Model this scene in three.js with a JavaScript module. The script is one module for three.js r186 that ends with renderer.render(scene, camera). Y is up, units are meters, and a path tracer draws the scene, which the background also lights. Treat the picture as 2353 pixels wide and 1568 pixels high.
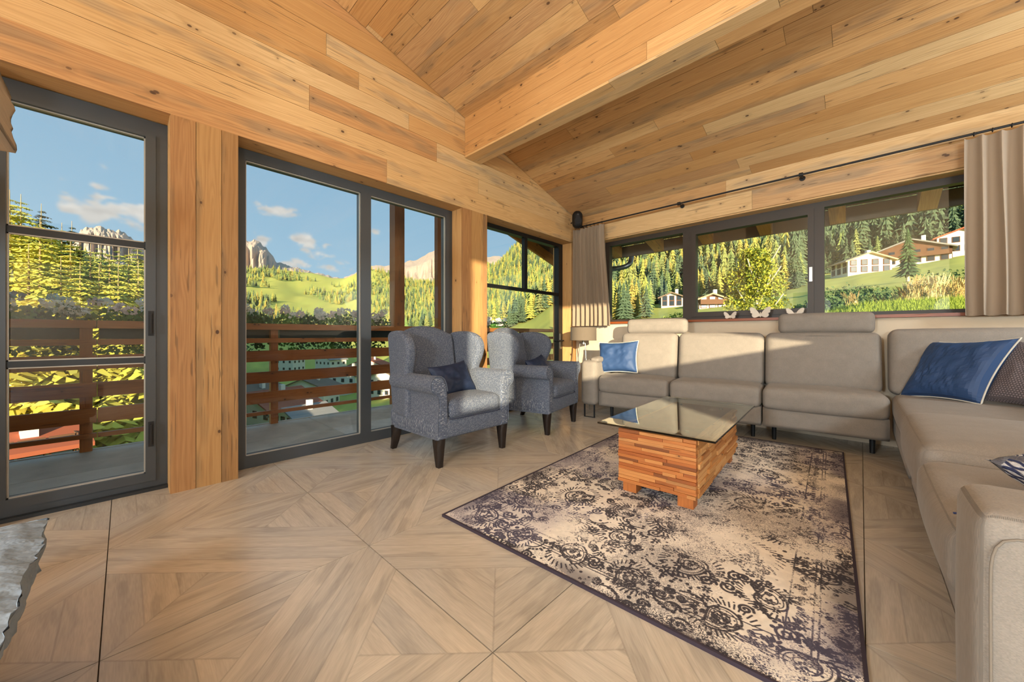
import * as THREE from 'three';
import { RoundedBoxGeometry } from 'three/addons/geometries/RoundedBoxGeometry.js';
import { mergeGeometries, mergeVertices } from 'three/addons/utils/BufferGeometryUtils.js';
import { RectAreaLightUniformsLib } from 'three/addons/lights/RectAreaLightUniformsLib.js';

// ---------------------------------------------------------------- camera, sky, sun, exposure
const scene = new THREE.Scene();
const YAW = THREE.MathUtils.degToRad(43.5);
const FOCAL = 845;                                   // pixels in the 2353 x 1568 frame
const camera = new THREE.PerspectiveCamera(2 * Math.atan(784 / FOCAL) * 180 / Math.PI, 2353 / 1568, 0.05, 20000);
camera.position.set(0, 0.94, 0);
camera.rotation.y = YAW;
camera.setViewOffset(2353, 1568, 0, 14, 2353, 1568); // lens shift: verticals stay vertical
const renderer = new THREE.WebGLRenderer({ antialias: true });
renderer.toneMapping = THREE.LinearToneMapping;
renderer.toneMappingExposure = 1.0;
renderer.shadowMap.enabled = true;
renderer.shadowMap.type = THREE.PCFSoftShadowMap;
RectAreaLightUniformsLib.init();

const SUN_DIR = new THREE.Vector3(1, 0.222, 0.96).normalize();   // towards the sun, behind the viewer
const sun = new THREE.DirectionalLight(new THREE.Color().setRGB(1.0, 0.80, 0.55), 12.5);
sun.name = 'sun';
sun.position.copy(SUN_DIR).multiplyScalar(60);
sun.castShadow = true;
sun.shadow.mapSize.set(4096, 4096);
Object.assign(sun.shadow.camera, { left: -25, right: 25, top: 25, bottom: -25, near: 1, far: 160 });
scene.add(sun, sun.target);

// ---------------------------------------------------------------- random numbers and noise
function rng(seed) { let a = seed >>> 0; return () => { a = (a + 0x6D2B79F5) >>> 0; let t = a; t = Math.imul(t ^ (t >>> 15), t | 1); t ^= t + Math.imul(t ^ (t >>> 7), t | 61); return ((t ^ (t >>> 14)) >>> 0) / 4294967296; }; }
const hash2 = (x, y) => { let h = Math.imul(x, 374761393) + Math.imul(y, 668265263) | 0; h = Math.imul(h ^ (h >>> 13), 1274126177); return ((h ^ (h >>> 16)) >>> 0) / 4294967296; };
const mod = (a, n) => ((a % n) + n) % n;
function vnoise(x, y, px = 0, py = 0) {               // value noise, periodic when px / py are given
  const ix = Math.floor(x), iy = Math.floor(y); let fx = x - ix, fy = y - iy;
  fx = fx * fx * (3 - 2 * fx); fy = fy * fy * (3 - 2 * fy);
  const x0 = px ? mod(ix, px) : ix, x1 = px ? mod(ix + 1, px) : ix + 1, y0 = py ? mod(iy, py) : iy, y1 = py ? mod(iy + 1, py) : iy + 1;
  const a = hash2(x0, y0), b = hash2(x1, y0), c = hash2(x0, y1), d = hash2(x1, y1);
  return a + (b - a) * fx + (c - a) * fy + (a - b - c + d) * fx * fy;
}
function fbm(x, y, px = 0, py = 0, n = 4) { let s = 0, a = 0.5, t = 0; for (let i = 0; i < n; i++) { s += a * vnoise(x, y, px, py); t += a; x = x * 2 + 17 * (px ? 0 : 1); y *= 2; px *= 2; py *= 2; a *= 0.5; } return s / t; }
const clamp = (x, a = 0, b = 1) => Math.min(b, Math.max(a, x)), lerp = (a, b, t) => a + (b - a) * t, smooth = (a, b, x) => { const t = clamp((x - a) / (b - a)); return t * t * (3 - 2 * t); };

// ---------------------------------------------------------------- sky: blue air with low clouds
const FWD = [-Math.sin(YAW), -Math.cos(YAW)], RGT = [Math.cos(YAW), -Math.sin(YAW)];
function bearing(px, r) { const a = Math.atan((px - 1176.5) / FOCAL), c = Math.cos(a), s = Math.sin(a); return [r * (FWD[0] * c + RGT[0] * s), r * (FWD[1] * c + RGT[1] * s), c]; }
function skyTexture() {
  const W = 2048, H = 1024, d = new Float32Array(W * H * 4), R = rng(5);
  // cumulus banks: azimuth in degrees from the -z axis (positive to +x), elevation, half widths, strength
  const bank = (px, py, w, h, k) => { const a = Math.atan((px - 1176.5) / FOCAL), c = Math.cos(a); return [(a - YAW) * 57.2958, Math.atan((770 - py) / FOCAL * c) * 57.2958, w / FOCAL * 57.3 * c * c, h / FOCAL * 57.3 * c, k]; };
  const banks = [bank(235, 495, 75, 42, 1.25), bank(320, 505, 60, 45, 1.2), bank(160, 470, 50, 30, 1.0), bank(130, 412, 40, 16, 0.75), bank(225, 430, 45, 13, 0.75), bank(238, 384, 22, 14, 0.55), bank(625, 482, 75, 18, 1.05), bank(580, 524, 45, 12, 0.6),
    bank(600, 562, 40, 34, 1.3), bank(700, 556, 34, 28, 1.25), bank(738, 580, 40, 30, 1.05), bank(665, 606, 50, 16, 1.2), bank(770, 612, 45, 18, 1.1), bank(876, 533, 26, 10, 0.9), bank(980, 560, 25, 12, 0.6)];
  for (let k = 0; k < 46; k++) banks.push([R() * 250 + 5, 5 + R() * 16, 3 + R() * 7, 0.8 + R() * 2.2, 0.6 + R() * 0.6]);
  for (let row = 0; row < H; row++) {
    const el = ((row + 0.5) / H - 0.5) * 180, up = Math.max(0, Math.sin(el * Math.PI / 180));
    for (let col = 0; col < W; col++) {
      const ang = ((col + 0.5) / W - 0.5) * 2 * Math.PI, az = Math.atan2(Math.cos(ang), -Math.sin(ang)) * 180 / Math.PI;
      const t = Math.pow(up, 0.6);
      let c = [lerp(0.48, 0.17, t), lerp(0.68, 0.37, t), lerp(0.82, 0.60, t)], m = 0;
      if (el > 0 && el < 32) {
        for (const [a, e, wa, we, s] of banks) {
          let da = az - a; da -= 360 * Math.round(da / 360); if (Math.abs(da) > wa * 1.8) continue;
          const q = (da / wa) ** 2 + ((el - e) / (el < e ? we * 0.75 : we)) ** 2; if (q < 2.6) m = Math.max(m, s * Math.exp(-q * 1.1));
        }
        if (m > 0.02) {
          const wx = fbm(az * 0.5, el * 0.9, 0, 0, 3) * 2.4, n = fbm(az * 0.62 + 40 + wx, el * 1.25 + 7 - wx, 0, 0, 6);
          const dens = smooth(0.40, 0.86, m * 0.62 + (n - 0.44) * 1.75 * Math.min(1, m * 2)), shade = 0.68 + 0.5 * fbm(az * 0.8 + 3, el * 1.9 - 8, 0, 0, 4);
          const w = [0.80 * shade, 0.73 * shade, 0.68 * shade];
          c = c.map((v, i) => lerp(v, w[i], dens * 0.9));
        }
      }
      const o = (row * W + col) * 4; d[o] = c[0]; d[o + 1] = c[1]; d[o + 2] = c[2]; d[o + 3] = 1;
    }
  }
  const tx = new THREE.DataTexture(d, W, H, THREE.RGBAFormat, THREE.FloatType);
  tx.mapping = THREE.EquirectangularReflectionMapping; tx.magFilter = tx.minFilter = THREE.LinearFilter; tx.needsUpdate = true;
  return tx;
}
scene.background = skyTexture();
scene.environment = scene.background;

// ---------------------------------------------------------------- building helpers
const used = new Map();
function numbered(name) { const n = used.get(name) ?? 0; used.set(name, n + 1); return n ? `${name}_${String(n).padStart(3, '0')}` : name; }
function tag(o, label, category, group, kind) { o.userData.label = label; o.userData.category = category; if (group) o.userData.group = group; if (kind) o.userData.kind = kind; return o; }
function thing(name, label, category, pos = [0, 0, 0], turn = 0, group, kind) { const o = new THREE.Group(); o.name = numbered(name); o.position.set(...pos); o.rotation.y = turn; scene.add(o); return tag(o, label, category, group, kind); }
function obj(name, geo, mat, parent) { const m = new THREE.Mesh(Array.isArray(geo) ? mergeGeometries(geo.map((g) => { const q = g.index ? g.toNonIndexed() : g; return q; })) : geo, mat); m.name = parent ? name : numbered(name); m.castShadow = m.receiveShadow = true; (parent ?? scene).add(m); return m; }
// box with uv in metres; u runs along the axis `along`
function bx(x0, x1, y0, y1, z0, z1, along = 'x', uo = 0, vo = 0, su = 1, sv = 1) {
  const g = new THREE.BoxGeometry(x1 - x0, y1 - y0, z1 - z0); g.translate((x0 + x1) / 2, (y0 + y1) / 2, (z0 + z1) / 2);
  uvAlong(g, along, uo, vo, su, sv); return g;
}
function uvAlong(g, along, uo = 0, vo = 0, su = 1, sv = 1) {
  const p = g.attributes.position, n = g.attributes.normal, uv = g.attributes.uv ?? new THREE.BufferAttribute(new Float32Array(p.count * 2), 2);
  const L = { x: 0, y: 1, z: 2 }[along];
  for (let i = 0; i < p.count; i++) {
    const q = [p.getX(i), p.getY(i), p.getZ(i)], a = [Math.abs(n.getX(i)), Math.abs(n.getY(i)), Math.abs(n.getZ(i))];
    const f = a[0] >= a[1] && a[0] >= a[2] ? 0 : a[1] >= a[2] ? 1 : 2;
    let u, v;
    if (f === L) { const o = [0, 1, 2].filter((k) => k !== L); u = q[o[0]] * 0.15; v = q[o[1]]; } else { u = q[L]; v = q[3 - f - L]; }
    uv.setXY(i, u * su + uo, v * sv + vo);
  }
  g.setAttribute('uv', uv); return g;
}
// box whose edges are rounded by r, optionally puffed up like upholstery
function soft(w, h, d, r, { nx = 16, ny = 8, nz = 16, puff = [0, 0, 0], along = 'x' } = {}) {
  let g = new THREE.BoxGeometry(w, h, d, nx, ny, nz); g.deleteAttribute('uv'); g.deleteAttribute('normal'); g = mergeVertices(g, 1e-5);
  const p = g.attributes.position, H = [w / 2, h / 2, d / 2], N = [nx, ny, nz];
  for (let i = 0; i < p.count; i++) {
    const q = [p.getX(i), p.getY(i), p.getZ(i)];
    // crowd the grid lines towards the edges, where the rounding is
    for (let k = 0; k < 3; k++) { const t = q[k] / H[k]; q[k] = H[k] * Math.sin(t * Math.PI / 2) * 0.6 + H[k] * t * 0.4; }
    const c = q.map((v, k) => clamp(v, -(H[k] - r), H[k] - r)), dd = q.map((v, k) => v - c[k]), L = Math.hypot(...dd);
    const e = L > 1e-6 ? q.map((v, k) => c[k] + dd[k] / L * r) : q;
    const s = e.map((v, k) => v / H[k]);
    for (let k = 0; k < 3; k++) if (puff[k]) { const o = [0, 1, 2].filter((j) => j !== k); e[k] += Math.sign(s[k]) * Math.abs(s[k]) ** 3 * puff[k] * Math.max(0, 1 - s[o[0]] ** 2) ** 0.7 * Math.max(0, 1 - s[o[1]] ** 2) ** 0.7; }
    p.setXYZ(i, ...e);
  }
  g.computeVertexNormals(); uvAlong(g, along); return g;
}
function prism(pts, depth, bevel = 0, seg = 2, curve = 10) {
  const s = pts instanceof THREE.Shape ? pts : new THREE.Shape(pts.map(([a, b]) => new THREE.Vector2(a, b)));
  return new THREE.ExtrudeGeometry(s, { depth: depth - 2 * bevel, bevelEnabled: bevel > 0, bevelThickness: bevel, bevelSize: bevel, bevelOffset: -bevel, bevelSegments: seg, curveSegments: curve }).translate(0, 0, bevel);
}
const tube = (pts, r, seg = 24, rs = 8) => new THREE.TubeGeometry(new THREE.CatmullRomCurve3(pts.map((p) => new THREE.Vector3(...p))), seg, r, rs, false);
function grid(nu, nv, f, closedU = false) {           // surface from f(u, v) -> [x, y, z]
  const P = [], U = [], I = [];
  for (let j = 0; j <= nv; j++) for (let i = 0; i <= nu; i++) { P.push(...f(i / nu, j / nv)); U.push(i / nu, j / nv); }
  for (let j = 0; j < nv; j++) for (let i = 0; i < nu; i++) { const a = j * (nu + 1) + i, b = a + 1, c = a + nu + 1, d = c + 1; I.push(a, b, d, a, d, c); }
  const g = new THREE.BufferGeometry(); g.setAttribute('position', new THREE.Float32BufferAttribute(P, 3)); g.setAttribute('uv', new THREE.Float32BufferAttribute(U, 2)); g.setIndex(I); g.computeVertexNormals(); return g;
}
function pillow(w, h, t, seed = 1, wrinkle = 0.012, n = 30) {
  const face = (s) => grid(n, n, (a, b) => {
    const u = a * 2 - 1, v = b * 2 - 1, e = Math.pow(Math.max(0, (1 - u ** 4) * (1 - v ** 4)), 0.55);
    const x = u * w / 2 * (1 - 0.10 * (1 - v * v) * Math.abs(u)), y = v * h / 2 * (1 - 0.10 * (1 - u * u) * Math.abs(v));
    const wr = wrinkle * e * ((fbm(u * 3 + seed * 7.1, v * 3 + s * 11, 0, 0, 3) - 0.5) * 2 + Math.abs(vnoise(u * 5 + v * 2 + seed, v * 1.5 - u + s * 5) - 0.5) * -1.4);
    return [x, y, s * (t / 2 * e + wr)];
  });
  const A = face(1), B = face(-1); B.index.array.reverse(); B.computeVertexNormals();
  return mergeGeometries([A.toNonIndexed(), B.toNonIndexed()]);
}
function pillowSeam(w, h, r = 0.006) {
  const pts = []; const N = 24;
  const at = (u, v) => [u * w / 2 * (1 - 0.10 * (1 - v * v) * Math.abs(u)), v * h / 2 * (1 - 0.10 * (1 - u * u) * Math.abs(v)), 0];
  for (let i = 0; i < N; i++) pts.push(at(-1 + 2 * i / N, -1)); for (let i = 0; i < N; i++) pts.push(at(1, -1 + 2 * i / N)); for (let i = 0; i < N; i++) pts.push(at(1 - 2 * i / N, 1)); for (let i = 0; i < N; i++) pts.push(at(-1, 1 - 2 * i / N));
  return new THREE.TubeGeometry(new THREE.CatmullRomCurve3(pts.map((p) => new THREE.Vector3(...p)), true, 'catmullrom', 0.1), 160, r, 6, true);
}

// ---------------------------------------------------------------- textures
function tex(w, h, fn, { srgb = true, repeat } = {}) {
  const d = new Uint8Array(w * h * 4);
  for (let y = 0; y < h; y++) for (let x = 0; x < w; x++) { const c = fn(x / w, y / h, x, y), o = (y * w + x) * 4; d[o] = clamp(c[0], 0, 255); d[o + 1] = clamp(c[1], 0, 255); d[o + 2] = clamp(c[2], 0, 255); d[o + 3] = 255; }
  const t = new THREE.DataTexture(d, w, h); t.magFilter = THREE.LinearFilter; t.minFilter = THREE.LinearMipmapLinearFilter; t.generateMipmaps = true; t.wrapS = t.wrapT = THREE.RepeatWrapping; if (srgb) t.colorSpace = THREE.SRGBColorSpace; if (repeat) t.repeat.set(...repeat); t.needsUpdate = true; return t;
}
// old larch boards: one tile of the texture is 2.4 m along the grain and 0.6 m across
function woodTexture(seed, light, mid, dark, grey, w = 1536, h = 512) {
  const R = rng(seed), knots = []; for (let i = 0; i < 14; i++) knots.push([R(), R(), 0.004 + R() * 0.008, R()]);
  const heights = new Uint8Array(w * h);
  const map = tex(w, h, (u, v, x, y) => {
    let warp = 0, kd = 0, ring = 0;
    for (const [ku, kv, kr, kt] of knots) {
      let du = u - ku; du -= Math.round(du); let dv = v - kv; dv -= Math.round(dv); du *= 2.4; dv *= 0.6; if (Math.abs(du) > 0.2 || Math.abs(dv) > 0.06) continue;
      const q = Math.sqrt((du / 1.5) ** 2 + dv ** 2) / kr; warp += (dv > 0 ? 1 : -1) * 0.010 * Math.exp(-q * q * 0.18);
      if (q < 1.1) kd = Math.max(kd, smooth(1.1, 0.55, q) * (0.5 + 0.5 * kt)); else if (q < 3) ring = Math.max(ring, (1 - q / 3) * 0.5);
    }
    const vv = v * 0.6 + warp;
    const flame = fbm(u * 3 + seed, vv * 14, 3, 0, 3), fine = vnoise(u * 24, vv * 420 + seed, 24, 0), med = fbm(u * 6, vv * 70 + seed, 6, 0, 3);
    const rings = 0.5 + 0.5 * Math.sin((vv * 55 + flame * 9) * 6.283);
    const patch = fbm(u * 5 + seed * 3, v * 6 + seed, 5, 6, 3);
    let t = 0.34 * rings + 0.36 * med + 0.30 * fine; t = lerp(t, 0.5, 0.38);
    let c = [0, 1, 2].map((i) => t < 0.5 ? lerp(dark[i], mid[i], t * 2) : lerp(mid[i], light[i], t * 2 - 1));
    const g = smooth(0.56, 0.78, patch) * 0.55; c = c.map((q, i) => lerp(q, grey[i] * (0.8 + 0.35 * t), g));
    const crack = smooth(0.80, 0.9, vnoise(u * 14, vv * 130 + seed * 5, 14, 0)) * smooth(0.5, 0.7, vnoise(u * 7 + 3, v * 9, 7, 9));
    c = c.map((q) => q * (1 - 0.2 * crack) * (1 - 0.25 * ring));
    c = c.map((q, i) => lerp(q, [58, 36, 22][i], kd * 0.85));
    heights[y * w + x] = clamp(120 + 70 * (t - 0.5) - 90 * crack - 40 * kd, 0, 255);
    return c;
  });
  const bump = tex(w, h, (u, v, x, y) => { const q = heights[y * w + x]; return [q, q, q]; }, { srgb: false });
  return { map, bump };
}
const woodA = woodTexture(11, [230, 199, 152], [210, 173, 122], [176, 136, 90], [162, 142, 116]);
const woodB = woodTexture(29, [218, 180, 130], [192, 150, 103], [152, 110, 72], [144, 125, 102]);
const std = (o) => new THREE.MeshStandardMaterial(o), phys = (o) => new THREE.MeshPhysicalMaterial(o);
const woodMat = (t, tint, rough = 0.6, bs = 0.0022) => std({ map: t.map, bumpMap: t.bump, bumpScale: bs, roughness: rough, color: tint });
const W_CEIL = [[woodA, 0xffffff], [woodA, 0xf6e6d2], [woodB, 0xffffff], [woodA, 0xfff0e0], [woodA, 0xecd6bc], [woodA, 0xe6d8c8], [woodA, 0xfff8ee]].map(([t, c]) => woodMat(t, c));
const W_WALL = [[woodA, 0xffffff], [woodA, 0xf6e6d2], [woodA, 0xead6bc], [woodB, 0xfff2e2], [woodA, 0xfff8ee]].map(([t, c]) => woodMat(t, c));
const W_OUT = [woodMat(woodA, 0xc8946c, 0.55), woodMat(woodA, 0xb68058, 0.55)];
const WU = 1 / 2.4, WV = 1 / 0.6;
const wrnd = rng(77);
// a board of its own, grain along `along`, with its own stretch of the wood texture
const board = (x0, x1, y0, y1, z0, z1, along, R = wrnd) => bx(x0, x1, y0, y1, z0, z1, along, R(), R(), WU, WV);
const pick = (a, R = wrnd) => a[Math.floor(R() * a.length)];

const noiseRough = (w, amp, sx, sy, seed) => tex(w, w, (u, v) => { const n = fbm(u * sx + seed, v * sy, sx, sy, 4); const q = 128 + (n - 0.5) * 2 * amp; return [q, q, q]; }, { srgb: false });
const plasterBump = noiseRough(512, 110, 48, 48, 3);
const M = {
  plaster: std({ color: 0xcdbba2, roughness: 0.95, bumpMap: plasterBump, bumpScale: 0.002 }),
  frameGrey: std({ color: 0x4a4e52, roughness: 0.42, metalness: 0.35 }),
  frameGreyDark: std({ color: 0x2f3235, roughness: 0.45, metalness: 0.3 }),
  frameBrown: std({ color: 0x3a322b, roughness: 0.5, metalness: 0.15 }),
  frameBlack: std({ color: 0x17181a, roughness: 0.4, metalness: 0.3 }),
  seal: std({ color: 0xb9b2a6, roughness: 0.5, metalness: 0.5 }),
  chrome: std({ color: 0x8f8d88, roughness: 0.3, metalness: 1 }),
  black: std({ color: 0x0e0e10, roughness: 0.55 }),
  glass: phys({ color: 0xf4fbfa, transmission: 1, roughness: 0, ior: 1.5, thickness: 0, side: THREE.DoubleSide }),
  darkWood: std({ color: 0x1d1410, roughness: 0.38 }),
};
// ---------------------------------------------------------------- the room
const X1 = -2.955, Z2 = -4.45, XR = 2.4, ZB = 5.6, RIDGE = 1.2, SL = 0.28;
const ceilY = (z) => z <= RIDGE ? 2.6 + SL * (z - Z2) : 2.6 + SL * (RIDGE - Z2) - SL * (z - RIDGE);
const SA = Math.atan(SL);

// floor: 80 cm wood-look tiles with a diagonal band and two mitred corners printed on each
function tileTexture(seed) {
  const R = rng(seed), tone = Array.from({ length: 64 }, () => R()), N = 640;
  return tex(N, N, (u, v) => {
    const d = u + v - 1; let id, along, across, edge;
    if (Math.abs(d) < 0.30) { const k = Math.floor((d + 0.30) / 0.15); id = k; along = (u - v) * 0.7; across = d * 0.7; edge = Math.min(Math.abs((d + 0.30) / 0.15 % 1), 1 - Math.abs((d + 0.30) / 0.15 % 1)) * 0.105; }
    else {
      let a = u, b = v, o = 8; if (d > 0) { a = 1 - u; b = 1 - v; o = 24; }
      const hor = a > b, m = hor ? b : a, k = Math.floor(m / 0.118); id = o + k + (hor ? 0 : 8); along = hor ? a : b; across = m;
      const f = m / 0.118 % 1; edge = Math.min(Math.min(f, 1 - f) * 0.118, Math.abs(a - b) * 0.5, (Math.abs(d) - 0.30) * 0.7);
    }
    const t = tone[mod(id + seed * 5, 64)], s = id * 3.7 + seed * 13;
    const g = 0.5 * fbm(along * 5 + s, across * 46 + s * 2, 0, 0, 4) + 0.3 * vnoise(along * 26 + s, across * 330) + 0.2 * fbm(along * 2 + s, across * 9, 0, 0, 3);
    const fig = smooth(0.57, 0.74, fbm(along * 3.2 + s * 1.9, across * 17 + s, 0, 0, 3));
    let k = 0.95 + 0.07 * (t - 0.5) + 0.21 * (g - 0.5) - 0.07 * fig; if (edge < 0.003) k *= 0.93;
    return [200 * k, 190 * k - 3 * t, 175 * k - 7 * t];
  });
}
const T_FLOOR = [1, 2, 3].map((s) => std({ map: tileTexture(s), roughness: 0.26, bumpMap: noiseRough(256, 30, 12, 12, s), bumpScale: 0.0006 }));
const floor = thing('floor', 'beige wood-look square tiles with diagonal bands laid across the room', 'floor', [0, 0, 0], 0, undefined, 'structure');
obj('screed', bx(-3.3, XR + 0.2, -0.25, -0.014, -4.75, ZB + 0.2), std({ color: 0x6b6156, roughness: 0.95 }), floor);
{
  let n = 0;
  for (let i = 0; i < 8; i++) for (let j = 0; j < 14; j++) {
    const x0 = Math.max(-3.19 + 0.8 * i + 0.0015, -3.19), x1 = Math.min(-3.19 + 0.8 * (i + 1) - 0.0015, XR), z0 = Math.max(-4.75 + 0.8 * j + 0.0015, Z2), z1 = Math.min(-4.75 + 0.8 * (j + 1) - 0.0015, ZB);
    if (x1 - x0 < 0.02 || z1 - z0 < 0.02) continue;
    const g = new THREE.BoxGeometry(x1 - x0, 0.012, z1 - z0); g.translate((x0 + x1) / 2, -0.006, (z0 + z1) / 2);
    const turn = (i + j) % 2, p = g.attributes.position, uv = g.attributes.uv, f = ((i * 7 + j * 3) % 4) >= 2;
    for (let k = 0; k < p.count; k++) { let u = (p.getX(k) + 3.19 - 0.8 * i) / 0.8, v = (p.getZ(k) + 4.75 - 0.8 * j) / 0.8; if (turn) u = 1 - u; if (f) { u = 1 - u; v = 1 - v; } uv.setXY(k, clamp(u, 0.002, 0.998), clamp(v, 0.002, 0.998)); }
    obj(numbered('floor_tile'), g, T_FLOOR[(i * 2 + j + (n++ >> 2)) % 3], floor);
  }
}

// ceiling: boards along x on the slope, roof deck above, eaves over the back wall
const ceiling = thing('ceiling', 'sloping ceiling of old honey-coloured timber boards', 'ceiling', [0, 0, 0], 0, undefined, 'structure');
function slopeBoard(x0, x1, s0, s1, mat, parent, R, name = 'ceiling_board', thick = 0.024, drop = 0) {  // s runs up the slope from the back wall
  const g = board(x0, x1, 0, thick, -s1, -s0, 'x', R); g.translate(0, -drop, 0);
  g.rotateX(SA); g.translate(0, 2.6, Z2); const m = obj(numbered(name), g, mat, parent); return m;
}
{
  const R = rng(404); let s = 0; const len = (RIDGE - Z2) / Math.cos(SA);
  // g.rotateX(SA) lifts -z, so the boards are laid towards -z and turned about y afterwards
  while (s < len) {
    const w = 0.125 + R() * 0.055; let x = X1 + 0.001 - R() * 1.5;
    while (x < XR) {
      const L = 1.1 + R() * 2.6, a = Math.max(x, X1 + 0.001), b = Math.min(x + L, XR); x += L;
      if (b - a < 0.03) continue;
      const g = board(a + 0.001, b - 0.001, 0, 0.024, 0, Math.min(w, len - s) - 0.0028, 'x', R); g.translate(0, -R() * 0.0016, s);
      g.rotateX(-SA); g.translate(0, 2.6, Z2);
      obj(numbered('ceiling_board'), g, pick(W_CEIL, R), ceiling);
    }
    s += w;
  }
}
const roofMat = std({ color: 0x4c3a2c, roughness: 0.9 });
{
  const roof = thing('roof', 'timber roof of the house with deep eaves above the windows', 'roof', [0, 0, 0], 0, undefined, 'structure');
  const slab = (z0, z1, x0, x1, t0, t1) => { const g = new THREE.BufferGeometry(); const a = [x0, z0], P = []; for (const [x, z] of [[x0, z0], [x1, z0], [x1, z1], [x0, z1]]) P.push([x, ceilY(z) + t0, z], [x, ceilY(z) + t1, z]); const q = [[0, 2, 4, 6], [7, 5, 3, 1], [0, 1, 3, 2], [2, 3, 5, 4], [4, 5, 7, 6], [6, 7, 1, 0]], V = []; for (const [i, j, k, l] of q) V.push(...P[i], ...P[j], ...P[k], ...P[i], ...P[k], ...P[l]); g.setAttribute('position', new THREE.Float32BufferAttribute(V, 3)); g.computeVertexNormals(); g.setAttribute('uv', new THREE.Float32BufferAttribute(new Float32Array(V.length / 3 * 2), 2)); uvAlong(g, 'x', 0, 0, WU, WV); return g; };
  obj('roof_deck', slab(-5.45, RIDGE, -4.05, XR + 1.0, 0.026, 0.22), roofMat, roof);
  obj('roof_deck', slab(RIDGE, ZB + 0.5, -4.05, XR + 1.0, 0.026, 0.22), roofMat, roof);
  obj('ceiling_panel', slab(RIDGE, ZB, X1, XR, 0, 0.026), W_CEIL[0], roof);
  const R = rng(91); const W_EAVE = [woodMat(woodA, 0xffdcae), woodMat(woodA, 0xffd09c), woodMat(woodA, 0xffe8c8)];
  for (let s = 0; s < 6; s++) {                          // soffit boards under the eaves
    const g = board(-4.05, XR + 1.0, 0, 0.024, -0.17 - s * 0.135, -0.172 - s * 0.135 + 0.133, 'x', R); g.rotateX(-SA); g.translate(0, 2.6, Z2 - 0.10); obj(numbered('soffit_board'), g, pick(W_EAVE, R), roof);
  }
  for (let s = 0; s < 34; s++) {                         // soffit boards under the verge beside the glazed wall
    const g = board(-4.05, -3.34, 0, 0.024, s * 0.17, s * 0.17 + 0.168, 'x', R); g.rotateX(-SA); g.translate(0, 2.6, Z2); obj(numbered('soffit_board'), g, pick(W_EAVE, R), roof);
  }
  for (let k = 0; k < 8; k++) {                          // rafter tails
    const x = -3.46 + 0.655 * k, g = board(x - 0.065, x + 0.065, -0.16, 0.0, -0.70, 0.16, 'z', R); g.rotateX(-SA); g.translate(0, 2.6 - SL * 0.33, Z2 - 0.33); obj(numbered('rafter'), g, pick(W_EAVE, R), roof);
  }
  obj('fascia', board(-4.05, XR + 1.0, 2.165, 2.33, -5.45, -5.415, 'x', R), std({ color: 0x6e6053, roughness: 0.7 }), roof);
  obj('verge_board', (() => { const g = board(-4.07, -4.03, -0.16, 0.2, -1.05, 6.2, 'z', R); g.rotateX(-SA); g.translate(0, 2.62, Z2); return g; })(), W_EAVE[1], roof);
}
{
  const gp = thing('gutter_pipe', 'grey metal gutter outlet bending away under the eaves', 'pipe', [0, 0, 0]);
  obj('gutter', (() => { const g = new THREE.CylinderGeometry(0.06, 0.06, 6.6, 14, 1, true, Math.PI / 2, Math.PI); g.rotateZ(Math.PI / 2); g.rotateX(0); g.translate(-0.8, 2.3, -5.52); return g; })(), std({ color: 0x73706c, roughness: 0.4, metalness: 0.7, side: THREE.DoubleSide }), gp);
  obj('pipe', tube([[-2.62, 2.25, -5.5], [-2.62, 2.12, -5.48], [-2.64, 2.04, -5.44], [-2.78, 2.0, -5.40], [-3.1, 2.02, -5.34], [-3.6, 2.05, -5.25]], 0.04, 40, 12), std({ color: 0x8a8d90, roughness: 0.35, metalness: 0.85 }), gp);
}
// purlin boxed in with boards
{
  const b = thing('ceiling_beam', 'boxed timber beam running under the sloping ceiling', 'beam', [0, 0, 0], 0, undefined, 'structure'), R = rng(52);
  obj('core', bx(X1, XR, 2.80, 3.30, -2.60, -2.43), roofMat, b);
  for (const [y0, y1] of [[2.785, 2.905], [2.907, 3.04], [3.042, 3.2]]) { let x = X1; while (x < XR) { const L = Math.min(1.4 + R() * 2.4, XR - x); obj(numbered('beam_board'), board(x, x + L - 0.002, y0, y1, -2.43, -2.41, 'x', R), W_CEIL[[2, 3, 5, 4][Math.floor(R() * 4)]], b); x += L; } }
  for (const [z0, z1, m] of [[-2.512, -2.412, 6], [-2.618, -2.514, 0]]) { let x = X1; while (x < XR) { const L = Math.min(0.9 + R() * 2.2, XR - x); obj(numbered('beam_board'), board(x, x + L - 0.002, 2.765, 2.785, z0, z1, 'x', R), W_CEIL[R() < 0.6 ? m : Math.floor(R() * 7)], b); x += L; } }
  { let x = X1; while (x < XR) { const L = Math.min(1.6 + R() * 2, XR - x); obj(numbered('beam_board'), board(x, x + L - 0.002, 2.785, 3.14, -2.618, -2.6, 'x', R), pick(W_CEIL, R), b); x += L; } }
}

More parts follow.
